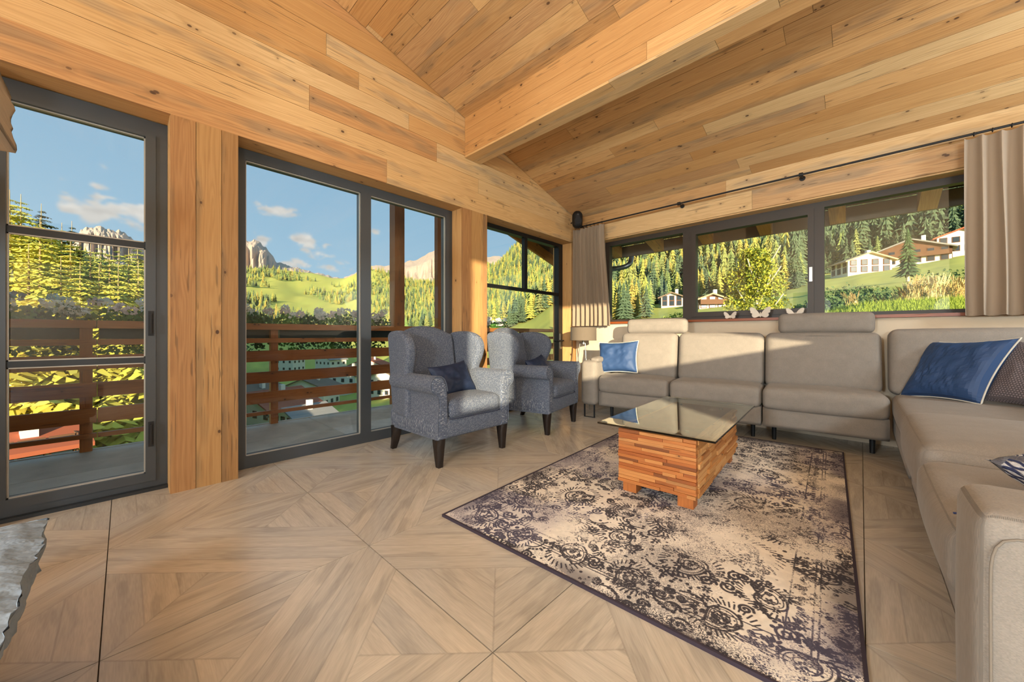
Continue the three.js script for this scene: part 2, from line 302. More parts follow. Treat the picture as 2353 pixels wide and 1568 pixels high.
// wall_left: timber piers and boarded upper wall, glazing set back between them
const wl = thing('wall_left', 'timber-boarded wall with glazed doors onto the balcony', 'wall', [0, 0, 0], 0, undefined, 'structure');
{
  const R = rng(33);
  const W_PIER = [woodMat(woodA, 0xd9c7ae), woodMat(woodB, 0xe0cfba), woodMat(woodA, 0xc4b098)];
  const pier = (z0, z1, cuts) => {
    obj('pier_core', board(-3.30, X1 - 0.022, 0, 2.245, z0 + 0.001, z1 - 0.001, 'y', R), W_WALL[1], wl);
    cuts.forEach(([a, b, m]) => obj(numbered('pier_board'), board(X1 - 0.022, X1, 0, 2.245, a, b - 0.0025, 'y', R), W_PIER[m % 3], wl));
  };
  pier(-0.512, -0.184, [[-0.512, -0.425, 2], [-0.425, -0.300, 0], [-0.300, -0.184, 1]]);
  pier(-2.72, -2.38, [[-2.72, -2.66, 1], [-2.66, -2.50, 0], [-2.50, -2.38, 4]]);
  pier(-4.75, -4.36, [[-4.45, -4.36, 1]]);
  pier(0.56, ZB + 0.3, [[0.56, ZB, 0]]);
  obj('lintel_core', bx(-3.30, X1 - 0.022, 2.246, 4.35, -4.75, ZB + 0.3, 'z', 0, 0, WU, WV), W_WALL[1], wl);
  // trim the core to the roof by laying the roof deck over it: upper part is hidden above the ceiling
  let y = 2.245, row = 0;
  while (y < 4.15) {
    const w = row === 0 ? 0.205 : 0.115 + R() * 0.07, zmin = Math.max(Z2, (y - 2.6) / SL + Z2 + 0.002), zend = y < 2.9 ? ZB : RIDGE + (4.18 - y) / SL - 0.01;
    let z = zmin - (row === 0 ? 0 : R() * 1.6);
    while (z < zend) { const L = row === 0 ? 2.9 : 1.0 + R() * 2.6, a = Math.max(z, zmin), b = Math.min(z + L, zend); z += L; if (b - a < 0.03) continue; obj(numbered('wall_board'), board(X1 - 0.022, X1 - (row === 0 ? 0 : 0.003 + R() * 0.0015), y, y + w - 0.0028, a, b - 0.002, 'z', R), pick(W_WALL, R), wl); }
    y += w; row++;
  }
}
// wall_back: plaster below the window band, timber above
const wb = thing('wall_back', 'plastered wall under a long window with timber boards above it', 'wall', [0, 0, 0], 0, undefined, 'structure');
{
  const R = rng(61);
  obj('plaster', bx(X1 - 0.35, XR + 0.2, 0, 1.085, -4.75, Z2), M.plaster, wb);
  obj('plaster', bx(X1, -2.585, 1.0855, 2.235, -4.75, Z2), M.plaster, wb);
  obj('plaster', bx(1.30, XR + 0.2, 1.0855, 2.235, -4.75, Z2), M.plaster, wb);
  obj('lintel_core', bx(X1 - 0.35, XR + 0.2, 2.237, 2.68, -4.75, Z2 - 0.022, 'x', 0, 0, WU, WV), W_CEIL[1], wb);
  for (const [y0, y1] of [[2.235, 2.43], [2.432, 2.60]]) { let x = X1; while (x < XR) { const L = Math.min(1.1 + R() * 1.9, XR - x); obj(numbered('wall_board'), board(x, x + L - 0.002, y0, y1, Z2 - 0.022, Z2 - R() * 0.003, 'x', R), W_CEIL[[0, 1, 2, 4, 5][Math.floor(R() * 5)]], wb); x += L; } }
  obj('soffit_lining', board(-2.585, 1.30, 2.222, 2.236, -4.62, Z2 - 0.0225, 'x', R), W_WALL[4], wb);
}
{
  const s = thing('trim_1', 'brown wooden window sill under the long window', 'window sill', [0, 0, 0], 0, undefined, 'structure');
  obj('sill_board', board(-2.58, 1.30, 1.0865, 1.112, -4.60, -4.415, 'x'), woodMat(woodB, 0xb87a50, 0.4), s);
}
const paneZ = (z, x0, x1, y0, y1) => new THREE.PlaneGeometry(x1 - x0, y1 - y0).translate((x0 + x1) / 2, (y0 + y1) / 2, z);
// walls behind the viewer: a gable window in the right-hand wall lets the low sun in
{
  const GABLE = [[[-1.62, 1.47], [-0.95, 1.70], [0.30, 2.43], [1.25, 2.65], [1.25, 1.47]], [[2.08, 1.38], [2.08, 2.84], [2.45, 2.93], [2.82, 2.95], [2.82, 1.38]], [[3.12, 1.86], [3.12, 2.97], [3.30, 2.98], [3.30, 1.86]]];   // three unseen openings, outlined to shape the sun patches: (z, y)
  const wr = thing('wall_right', 'plastered gable wall with a tall sloping window', 'wall', [0, 0, 0], 0, undefined, 'structure');
  const s = new THREE.Shape([[-Z2 + 0.3, 0], [-ZB - 0.2, 0], [-ZB - 0.2, 3.2], [-RIDGE, 4.3], [-Z2 + 0.3, 2.62]].map(([a, b]) => new THREE.Vector2(a, b)));   // shape x = -z
  const hole = (pts) => s.holes.push(new THREE.Path(pts.map(([z, y]) => new THREE.Vector2(-z, y))));
  GABLE.forEach(hole);
  const g = new THREE.ExtrudeGeometry(s, { depth: 0.2, bevelEnabled: false }); g.rotateY(Math.PI / 2); g.translate(XR, 0, 0); uvAlong(g, 'z');
  obj('plaster', g, M.plaster, wr);
  const gw = thing('window_4', 'unseen gable window in the right-hand wall with openings shaped for the sun patches', 'window', [0, 0, 0], 0, undefined, 'structure');
  const bar = (a, b, r = 0.02) => tube([[XR + 0.08, a[1], a[0]], [XR + 0.08, (a[1] + b[1]) / 2, (a[0] + b[0]) / 2], [XR + 0.08, b[1], b[0]]], r, 2, 4);
  for (const loop of GABLE) obj('window_frame', loop.map((p, i) => bar(p, loop[(i + 1) % loop.length])), M.frameGrey, gw);
  for (const loop of GABLE) { const g = new THREE.ShapeGeometry(new THREE.Shape(loop.map(([z, y]) => new THREE.Vector2(-z, y)))); g.rotateY(Math.PI / 2); obj('glass_pane', g.translate(XR + 0.09, 0, 0), M.glass, gw); }
  const back = thing('wall_front', 'plastered wall with wide glazing behind the viewer', 'wall', [0, 0, 0], 0, undefined, 'structure');
  obj('plaster', [bx(X1, -1.6, 0, 2.95, ZB, ZB + 0.2), bx(-1.6, 1.9, 2.3, 2.95, ZB, ZB + 0.2), bx(1.9, XR, 0, 2.95, ZB, ZB + 0.2)], M.plaster, back);
  const w5 = thing('window_5', 'wide glazed door in the wall behind the viewer', 'window', [0, 0, 0], 0, undefined, 'structure');
  obj('window_frame', [bx(-1.6, 1.9, 0, 0.08, ZB + 0.05, ZB + 0.12), bx(-1.6, 1.9, 2.22, 2.3, ZB + 0.05, ZB + 0.12), bx(-1.6, -1.52, 0.08, 2.22, ZB + 0.05, ZB + 0.12), bx(1.82, 1.9, 0.08, 2.22, ZB + 0.05, ZB + 0.12), bx(0.1, 0.2, 0.08, 2.22, ZB + 0.05, ZB + 0.12)], M.frameGrey, w5);
  for (const [a, b] of [[-1.52, 0.1], [0.2, 1.82]]) obj('glass_pane', paneZ(ZB + 0.085, a, b, 0.08, 2.22), M.glass, w5);
}

// ---------------------------------------------------------------- windows and doors
const paneX = (x, y0, y1, z0, z1) => new THREE.PlaneGeometry(z1 - z0, y1 - y0).rotateY(Math.PI / 2).translate(x, (y0 + y1) / 2, (z0 + z1) / 2);
const fx = (y0, y1, z0, z1, a = -3.215, b = -3.13) => bx(a, b, y0, y1, z0, z1);
function seals(y0, y1, z0, z1, parent, x = -3.142) { const t = 0.006; obj('glazing_bead', [bx(x - 0.02, x, y1 - t, y1, z0, z1), bx(x - 0.02, x, y0, y0 + t, z0, z1), bx(x - 0.02, x, y0, y1, z0, z0 + t), bx(x - 0.02, x, y0, y1, z1 - t, z1)], M.seal, parent); }
{
  const d = thing('door_1', 'grey-framed glass balcony door with two horizontal bars beside the stone bench', 'glass door', [0, 0, 0], 0, undefined, 'structure');
  obj('door_frame', [fx(2.155, 2.24, -0.184, 0.56), fx(0, 0.055, -0.184, 0.56), fx(0.055, 2.155, -0.184, -0.132), fx(0.055, 2.155, 0.505, 0.56)], M.frameGrey, d);
  obj('sash', [fx(2.135, 2.155, -0.132, 0.505, -3.205, -3.12), fx(0.055, 0.105, -0.132, 0.505, -3.205, -3.12), fx(0.105, 2.135, -0.132, -0.087, -3.205, -3.12), fx(0.105, 2.135, 0.412, 0.505, -3.205, -3.12)], M.frameGrey, d);
  obj('glazing_bar', fx(1.462, 1.498, -0.087, 0.412, -3.18, -3.14), M.frameGreyDark, d);
  obj('glazing_bar', fx(0.772, 0.805, -0.087, 0.412, -3.18, -3.14), M.frameGreyDark, d);
  for (const [a, b] of [[0.105, 0.772], [0.805, 1.462], [1.498, 2.135]]) { obj('glass_pane', paneX(-3.165, a, b, -0.087, 0.412), M.glass, d); seals(a, b, -0.087, 0.412, d); }
  for (const y of [1.01, 0.34]) obj('pull_handle', [bx(-3.12, -3.114, y - 0.075, y + 0.075, -0.122, -0.098), bx(-3.114, -3.10, y - 0.06, y + 0.06, -0.114, -0.106)], M.black, d);
  obj('threshold', fx(0, 0.018, -0.184, 0.56, -3.13, -3.095), M.frameGreyDark, d);
}
{
  const w = thing('window_2', 'wide floor-length two-pane window behind the armchairs', 'window', [0, 0, 0], 0, undefined, 'structure');
  obj('window_frame', [fx(2.17, 2.243, -2.38, -0.512), fx(0, 0.085, -2.38, -0.512), fx(0.085, 2.17, -0.585, -0.512), fx(0.085, 2.17, -2.38, -2.30)], M.frameGrey, w);
  obj('mullion', fx(0.085, 2.17, -1.495, -1.405), M.frameGrey, w);
  for (const [a, b] of [[-1.405, -0.585], [-2.30, -1.495]]) { obj('glass_pane', paneX(-3.17, 0.085, 2.17, a, b), M.glass, w); seals(0.085, 2.17, a, b, w); }
}
{
  const d = thing('door_3', 'dark-framed glass door with a cross bar in the corner of the room', 'glass door', [0, 0, 0], 0, undefined, 'structure');
  obj('door_frame', [fx(2.195, 2.243, -4.36, -2.72), fx(0, 0.06, -4.36, -2.72), fx(0.06, 2.195, -2.80, -2.72), fx(0.06, 2.195, -4.36, -4.27)], M.frameBlack, d);
  obj('glazing_bar', fx(1.50, 1.54, -4.27, -2.80, -3.19, -3.14), M.frameBlack, d);
  obj('glazing_bar', fx(1.54, 2.195, -3.60, -3.545, -3.19, -3.14), M.frameBlack, d);
  for (const [a, b, y0, y1] of [[-4.27, -2.80, 0.06, 1.50], [-3.545, -2.80, 1.54, 2.195], [-4.27, -3.60, 1.54, 2.195]]) { obj('glass_pane', paneX(-3.17, y0, y1, a, b), M.glass, d); }
  const h = obj('handle_plate', bx(-3.13, -3.118, 0.74, 0.96, -4.325, -4.295), M.chrome, d);
  obj('lever', [new THREE.CylinderGeometry(0.009, 0.009, 0.05, 10).rotateZ(Math.PI / 2).translate(-3.10, 0.86, -4.31), bx(-3.085, -3.072, 0.852, 0.868, -4.315, -4.18)], M.black, h);
}
{
  const w = thing('window_3', 'long brown-framed window with three panes above the sofa', 'window', [0, 0, 0], 0, undefined, 'structure');
  const fz = (x0, x1, y0, y1, a = -4.69, b = -4.61) => bx(x0, x1, y0, y1, a, b);
  obj('window_frame', [fz(-2.585, 1.30, 1.112, 1.150), fz(-2.585, 1.30, 2.165, 2.222), fz(-2.585, -2.52, 1.150, 2.165), fz(1.24, 1.30, 1.150, 2.165), fz(-1.55, -1.45, 1.150, 2.165), fz(-0.33, -0.255, 1.150, 2.165)], M.frameBrown, w);
  const sash = obj('sash', [fz(-1.45, -0.33, 1.150, 1.205, -4.68, -4.595), fz(-1.45, -0.33, 2.115, 2.165, -4.68, -4.595), fz(-1.45, -1.402, 1.205, 2.115, -4.68, -4.595), fz(-0.378, -0.33, 1.205, 2.115, -4.68, -4.595)], M.frameBrown, w);
  obj('pull_handle', [bx(-0.366, -0.342, 1.46, 1.60, -4.595, -4.588), bx(-0.358, -0.350, 1.47, 1.59, -4.588, -4.578)], M.chrome, sash);
  obj('glass_pane', paneZ(-4.65, -2.52, -1.55, 1.150, 2.165), M.glass, w);
  obj('glass_pane', paneZ(-4.64, -1.402, -0.378, 1.205, 2.115), M.glass, w);
  obj('glass_pane', paneZ(-4.65, -0.255, 1.24, 1.150, 2.165), M.glass, w);
}
// ---------------------------------------------------------------- added fill lamps shaped as globe floor lamps, out of view, to brighten the room
function addedFillLamp(label, x, y, z, cd) {
  const p = thing('added_fill_lamp', label, 'lamp', [x, 0, z]), c = new THREE.Color().setRGB(0.80, 0.92, 1.0);
  obj('added_fill_globe', new THREE.SphereGeometry(0.22, 32, 24).translate(0, y, 0), std({ color: 0xf4f4f0, roughness: 0.8, emissive: c, emissiveIntensity: 2.5 }), p);
  obj('pole', new THREE.CylinderGeometry(0.012, 0.012, y - 0.24, 12).translate(0, 0.02 + (y - 0.24) / 2, 0), M.black, p);
  obj('base', new THREE.CylinderGeometry(0.14, 0.15, 0.02, 32).translate(0, 0.01, 0), M.black, p);
  const l = new THREE.PointLight(c, cd, 0, 2); l.name = 'added_fill_light'; l.position.set(x, y, z); l.castShadow = true; l.shadow.radius = 10; scene.add(l);
}
addedFillLamp('added out-of-view globe fill lamp beside the hearth chimney', -0.72, 1.62, 1.85, 10);
addedFillLamp('added out-of-view globe fill lamp beside the gable window', 1.72, 1.72, 1.22, 11);
addedFillLamp('added out-of-view globe fill lamp between the balcony wall and the glazed door', -0.9, 1.62, 4.2, 34);
addedFillLamp('added out-of-view globe fill lamp in the far corner by the glazed door', 1.5, 1.62, 4.2, 34);
addedFillLamp('added out-of-view globe fill lamp in the corner behind the sofa wing', 1.86, 1.70, -3.55, 6.5);  // added beside the sofa to lift the right-hand ceiling, out of view
// ---------------------------------------------------------------- fabrics
const weave = (seed, n, amp) => tex(256, 256, (u, v, x, y) => { const a = ((x >> 1) + (y >> 1)) % 2 ? 1 : 0, q = 118 + amp * (a - 0.5) + 60 * (hash2(x >> 1, y >> 1 + seed) - 0.5); return [q, q, q]; }, { srgb: false, repeat: [n, n] });
const sofaMap = tex(256, 256, (u, v, x, y) => { const k = 0.94 + 0.10 * (hash2(x >> 1, y) - 0.5) + 0.06 * (fbm(u * 8, v * 8, 8, 8, 3) - 0.5); return [143 * k, 134 * k, 124 * k]; }, { repeat: [3.2, 3.2] });
const F_SOFA = phys({ map: sofaMap, roughness: 0.95, bumpMap: weave(3, 3.2, 60), bumpScale: 0.0008, sheen: 0.25, sheenRoughness: 0.6, sheenColor: new THREE.Color(0xcfc4b6) });
const tweed = tex(384, 384, (u, v, x, y) => { const cx = Math.floor(x / 4), cy = Math.floor(y / 4), p = ((x % 8) < 4) !== ((y % 8) < 4), h = hash2(cx, cy), h2 = hash2(x >> 1, y >> 1); let k = p ? 0.66 + 0.22 * h : 1.14 + 0.26 * h; k *= 0.9 + 0.2 * h2; return h > 0.88 ? [132 * k, 134 * k, 138 * k] : [80 * k, 88 * k, 104 * k]; }, { repeat: [5, 5] });
const F_TWEED = phys({ map: tweed, roughness: 0.92, bumpMap: weave(9, 4.6, 90), bumpScale: 0.0012, sheen: 0.2, sheenColor: new THREE.Color(0xaab0bc), sheenRoughness: 0.7 });
const velvet = (c, s) => phys({ color: c, roughness: 0.62, sheen: 0.9, sheenColor: new THREE.Color(s), sheenRoughness: 0.35 });
const V_NAVY = velvet(0x14233f, 0x3a5688), V_BLUE = velvet(0x27446e, 0x6286b6);
const F_PIPING = std({ color: 0xcfc9bb, roughness: 0.9 });

// ---------------------------------------------------------------- corner sofa
const sofa = thing('corner_sofa', 'large greige fabric corner sofa with two raised headrests under the window', 'sofa', [0.17, 0, -3.88]);
{
  const TH = 0.096, T = (g) => g.rotateY(TH);                       // the long run stands slightly askew to the wall
  const feet = M.black;
  const seat = (x0, x1, i) => {
    const w = x1 - x0 - 0.008, c = (x0 + x1) / 2;
    const base = obj('base_panel', T(soft(w, 0.17, 0.58, 0.012, { nx: 8, ny: 4, nz: 6 }).translate(c, 0.228, -0.31)), F_SOFA, sofa);
    obj('seat_cushion', T(soft(w, 0.19, 0.50, 0.052, { nx: 22, ny: 12, nz: 14, puff: [0, 0.016, 0.006] }).translate(c, 0.392, -0.242)), F_SOFA, sofa);
    const bw = i === 1 ? w - 0.13 : w, bc = i === 1 ? c + 0.06 : c, b = soft(bw, 0.50, 0.19, 0.055, { nx: 22, ny: 18, nz: 10, puff: [0, 0.012, 0.03] }); b.translate(0, 0.25, 0); b.rotateX(-0.13); b.translate(bc, 0.455, -0.40);
    const bk = obj('back_cushion', T(b), F_SOFA, sofa);
    const seam = tube([[-bw / 2 + 0.035, 0.46, 0.088], [0, 0.468, 0.105], [bw / 2 - 0.035, 0.46, 0.088]], 0.002, 20, 5); seam.rotateX(-0.13); seam.translate(bc, 0.455, -0.40); obj('seam', T(seam), F_SOFA, bk);
    for (const x of [x0 + 0.08, x1 - 0.08]) obj('foot', T(new THREE.CylinderGeometry(0.02, 0.016, 0.145, 10).translate(x, 0.0725, -0.22)), feet, sofa);
  };
  seat(-0.80, -0.004, 3); seat(-1.57, -0.80, 2); seat(-2.33, -1.57, 1);
  obj('frame_back', T(soft(2.18, 0.72, 0.07, 0.02, { nx: 6, ny: 6, nz: 2 }).translate(-1.095, 0.51, -0.535)), F_SOFA, sofa);
  for (const [c, w, h] of [[-1.815, 0.66, 0.165], [-0.37, 0.655, 0.18]]) { const g = soft(w, h, 0.10, 0.045, { nx: 24, ny: 12, nz: 8, puff: [0, 0.004, 0.018] }); const p = g.attributes.position; for (let i = 0; i < p.count; i++) p.setZ(i, p.getZ(i) + 0.006 * (vnoise(p.getX(i) * 26 + 5, p.getY(i) * 9) - 0.5) * (p.getY(i) < 0.02 ? 1 : 0.3)); g.computeVertexNormals(); g.rotateX(-0.06); obj('headrest', T(g.translate(c, 0.955 + h / 2, -0.44)), F_SOFA, sofa); }
  const arm = obj('armrest', T(soft(0.19, 0.50, 0.60, 0.05, { nx: 12, ny: 14, nz: 12, puff: [0.012, 0.012, 0.01] }).translate(-2.43, 0.395, -0.27)), F_SOFA, sofa);
  obj('arm_pad', T(soft(0.10, 0.05, 0.50, 0.022, { nx: 8, ny: 6, nz: 10, puff: [0, 0.01, 0] }).translate(-2.375, 0.655, -0.27)), F_SOFA, arm);
  obj('sled_leg', T(mergeGeometries([bx(-2.50, -2.485, 0, 0.145, -0.02, -0.008), bx(-2.38, -2.365, 0, 0.145, -0.02, -0.008), bx(-2.50, -2.365, 0, 0.008, -0.02, -0.008)])), M.black, sofa);
  // the wing towards the viewer runs along z; local x from 0 to the right, local z = world z + 3.88
  const B = (name, x0, x1, y0, y1, z0, z1, r, opt, parent = sofa) => obj(name, soft(x1 - x0, y1 - y0, z1 - z0, r, opt).translate((x0 + x1) / 2 - 0.17, (y0 + y1) / 2, (z0 + z1) / 2 + 3.88), F_SOFA, parent);
  B('base_panel', 0.185, 1.25, 0.145, 0.315, -4.36, -2.96, 0.012, { nx: 8, ny: 4, nz: 8 });
  B('seat_cushion', 0.178, 1.12, 0.30, 0.474, -4.22, -2.985, 0.055, { nx: 22, ny: 12, nz: 26, puff: [0.008, 0.018, 0.01] });
  B('base_panel', 0.195, 1.25, 0.125, 0.30, -2.955, -1.36, 0.012, { nx: 8, ny: 4, nz: 10 });
  B('seat_cushion', 0.160, 1.05, 0.285, 0.528, -2.965, -2.095, 0.07, { nx: 20, ny: 12, nz: 20, puff: [0.012, 0.02, 0.008] });
  B('seat_cushion', 0.155, 1.05, 0.285, 0.478, -2.085, -1.372, 0.055, { nx: 20, ny: 12, nz: 18, puff: [0.012, 0.018, 0.006] });
  { const g = soft(1.22, 0.52, 0.2, 0.055, { nx: 24, ny: 16, nz: 10, puff: [0, 0.01, 0.025] }); g.translate(0, 0.26, 0); g.rotateX(-0.10); g.rotateY(0.03); obj('back_cushion', g.translate(0.60, 0.462, -0.40), F_SOFA, sofa); }
  for (const [a, b] of [[-4.1, -2.96], [-2.95, -2.08], [-2.07, -1.36]]) B('back_cushion', 1.05, 1.27, 0.46, 0.93, a, b - 0.005, 0.05, { nx: 8, ny: 14, nz: 16, puff: [0.02, 0.01, 0] });
  const arm2 = B('armrest', 0.163, 1.27, 0.06, 0.602, -1.36, -1.13, 0.034, { nx: 26, ny: 18, nz: 12, puff: [0.008, 0.014, 0.01] });
  obj('seam', new THREE.TubeGeometry(new THREE.CatmullRomCurve3([[0.180, 0.07], [0.178, 0.3], [0.178, 0.50], [0.188, 0.548], [0.225, 0.566], [0.5, 0.572], [0.9, 0.572], [1.15, 0.566]].map(([x, y]) => new THREE.Vector3(x - 0.17, y, -1.127 + 3.88)), false, 'catmullrom', 0.3), 80, 0.0022, 6), std({ color: 0x7a7064, roughness: 0.9 }), arm2);
  for (const z of [-4.2, -3.1, -2.8, -1.5]) obj('foot', new THREE.CylinderGeometry(0.02, 0.016, 0.14, 10).translate(0.22, 0.07, z + 3.88), feet, sofa);
  obj('foot', new THREE.CylinderGeometry(0.02, 0.016, 0.065, 10).translate(0.06, 0.0325, -1.22 + 3.88), feet, sofa);
}

// ---------------------------------------------------------------- cushions
const mat4 = (o, e1, e2, e3) => new THREE.Matrix4().makeBasis(new THREE.Vector3(...e1), new THREE.Vector3(...e2), new THREE.Vector3(...e3)).setPosition(...o);
function cushion(name, label, w, h, t, mat, pos, rot, seed, piping, bend) {
  const c = thing(name, label, 'cushion', pos); c.rotation.set(...rot, 'YXZ');
  const g = pillow(w, h, t, seed, 0.014); if (bend) { g.applyMatrix4(bend); g.computeVertexNormals(); } uvAlong(g, 'x');
  obj('cover', g, mat, c);
  if (piping) { const s = pillowSeam(w, h, 0.005); if (bend) s.applyMatrix4(bend); obj('piping', s, piping, c); }
  return c;
}
cushion('throw_cushion', 'blue velvet cushion with pale piping at the armrest end of the sofa', 0.47, 0.37, 0.15, V_BLUE, [-2.03, 0.685, -3.90], [-0.30, 0.12, 0.06], 3, F_PIPING);
{
  const e1 = new THREE.Vector3(0.69, 0.06, 0.72).normalize(), e2 = new THREE.Vector3(0.36, 0.92, -0.16).normalize(), e3 = new THREE.Vector3().crossVectors(e1, e2).normalize();
  cushion('throw_cushion', 'large blue velvet cushion with pale piping slumped in the sofa corner', 0.50, 0.47, 0.17, V_BLUE, [0.475, 0.69, -4.03], [0, 0, 0], 8, F_PIPING, new THREE.Matrix4().makeBasis(e1, e2, e3));
}
const knit = tex(256, 256, (u, v, x, y) => { const r = Math.floor(y / 16), q = (x + (r % 2) * 8) % 16, a = Math.abs(q - 8) / 8, b = Math.abs((y % 16) - 8) / 8, k = 1.05 - 0.6 * Math.max(a, b) ** 2 + 0.25 * (hash2(x, y) - 0.5); return [126 * k, 114 * k, 116 * k]; }, { repeat: [5, 5] });
const F_KNIT = std({ map: knit, roughness: 0.95, bumpMap: knit, bumpScale: 0.004 });
cushion('knitted_cushion', 'grey-mauve knitted cushion peeking out behind the large blue cushion', 0.44, 0.42, 0.14, F_KNIT, [0.50, 0.735, -4.255], [-0.10, 0.05, 0.10], 12);
cushion('knitted_cushion', 'grey-mauve knitted cushion leaning to the right of the large blue cushion', 0.46, 0.44, 0.15, F_KNIT, [0.83, 0.685, -3.84], [-0.38, -0.5, -0.12], 15);
const crochetT = tex(256, 256, (u, v, x, y) => { const r = Math.floor(y / 14), q = (x + (r % 2) * 7) % 14; const on = Math.abs(q - 7) + Math.abs((y % 14) - 7) * 0.8 < 6.2; const k = 0.8 + 0.3 * hash2(x, y); return on ? [212 * k, 212 * k, 214 * k] : [44 * k, 52 * k, 88 * k]; }, { repeat: [5, 5] });
const F_CROCHET = std({ map: crochetT, roughness: 0.95, bumpMap: crochetT, bumpScale: 0.004 });
{
  const c = thing('crochet_cushion', 'navy and white crocheted cushion with tassels lying behind the near armrest', 'cushion', [0.555, 0.552, -1.62]);
  const g = uvAlong(pillow(0.46, 0.44, 0.15, 21, 0.01), 'x').rotateX(-Math.PI / 2 + 0.10).rotateY(0.35); obj('cover', g, F_CROCHET, c);
  const tm = std({ color: 0x2c3558, roughness: 0.95 });
  for (const [x, z] of [[-0.345, 0.19], [0.16, 0.28], [0.30, -0.16], [-0.16, -0.28]]) { const R = rng(Math.round(x * 100) + 300), gs = [new THREE.SphereGeometry(0.011, 10, 8).translate(x, -0.045, z)]; for (let i = 0; i < 16; i++) { const a = R() * 6.28, q = 0.03 + R() * 0.02; gs.push(new THREE.CylinderGeometry(0.0022, 0.0026, q, 5).translate(0, -q / 2, 0).rotateX(1.2 + R() * 0.3).rotateY(a).translate(x, -0.048, z)); } obj('tassel', gs, tm, c); }
}

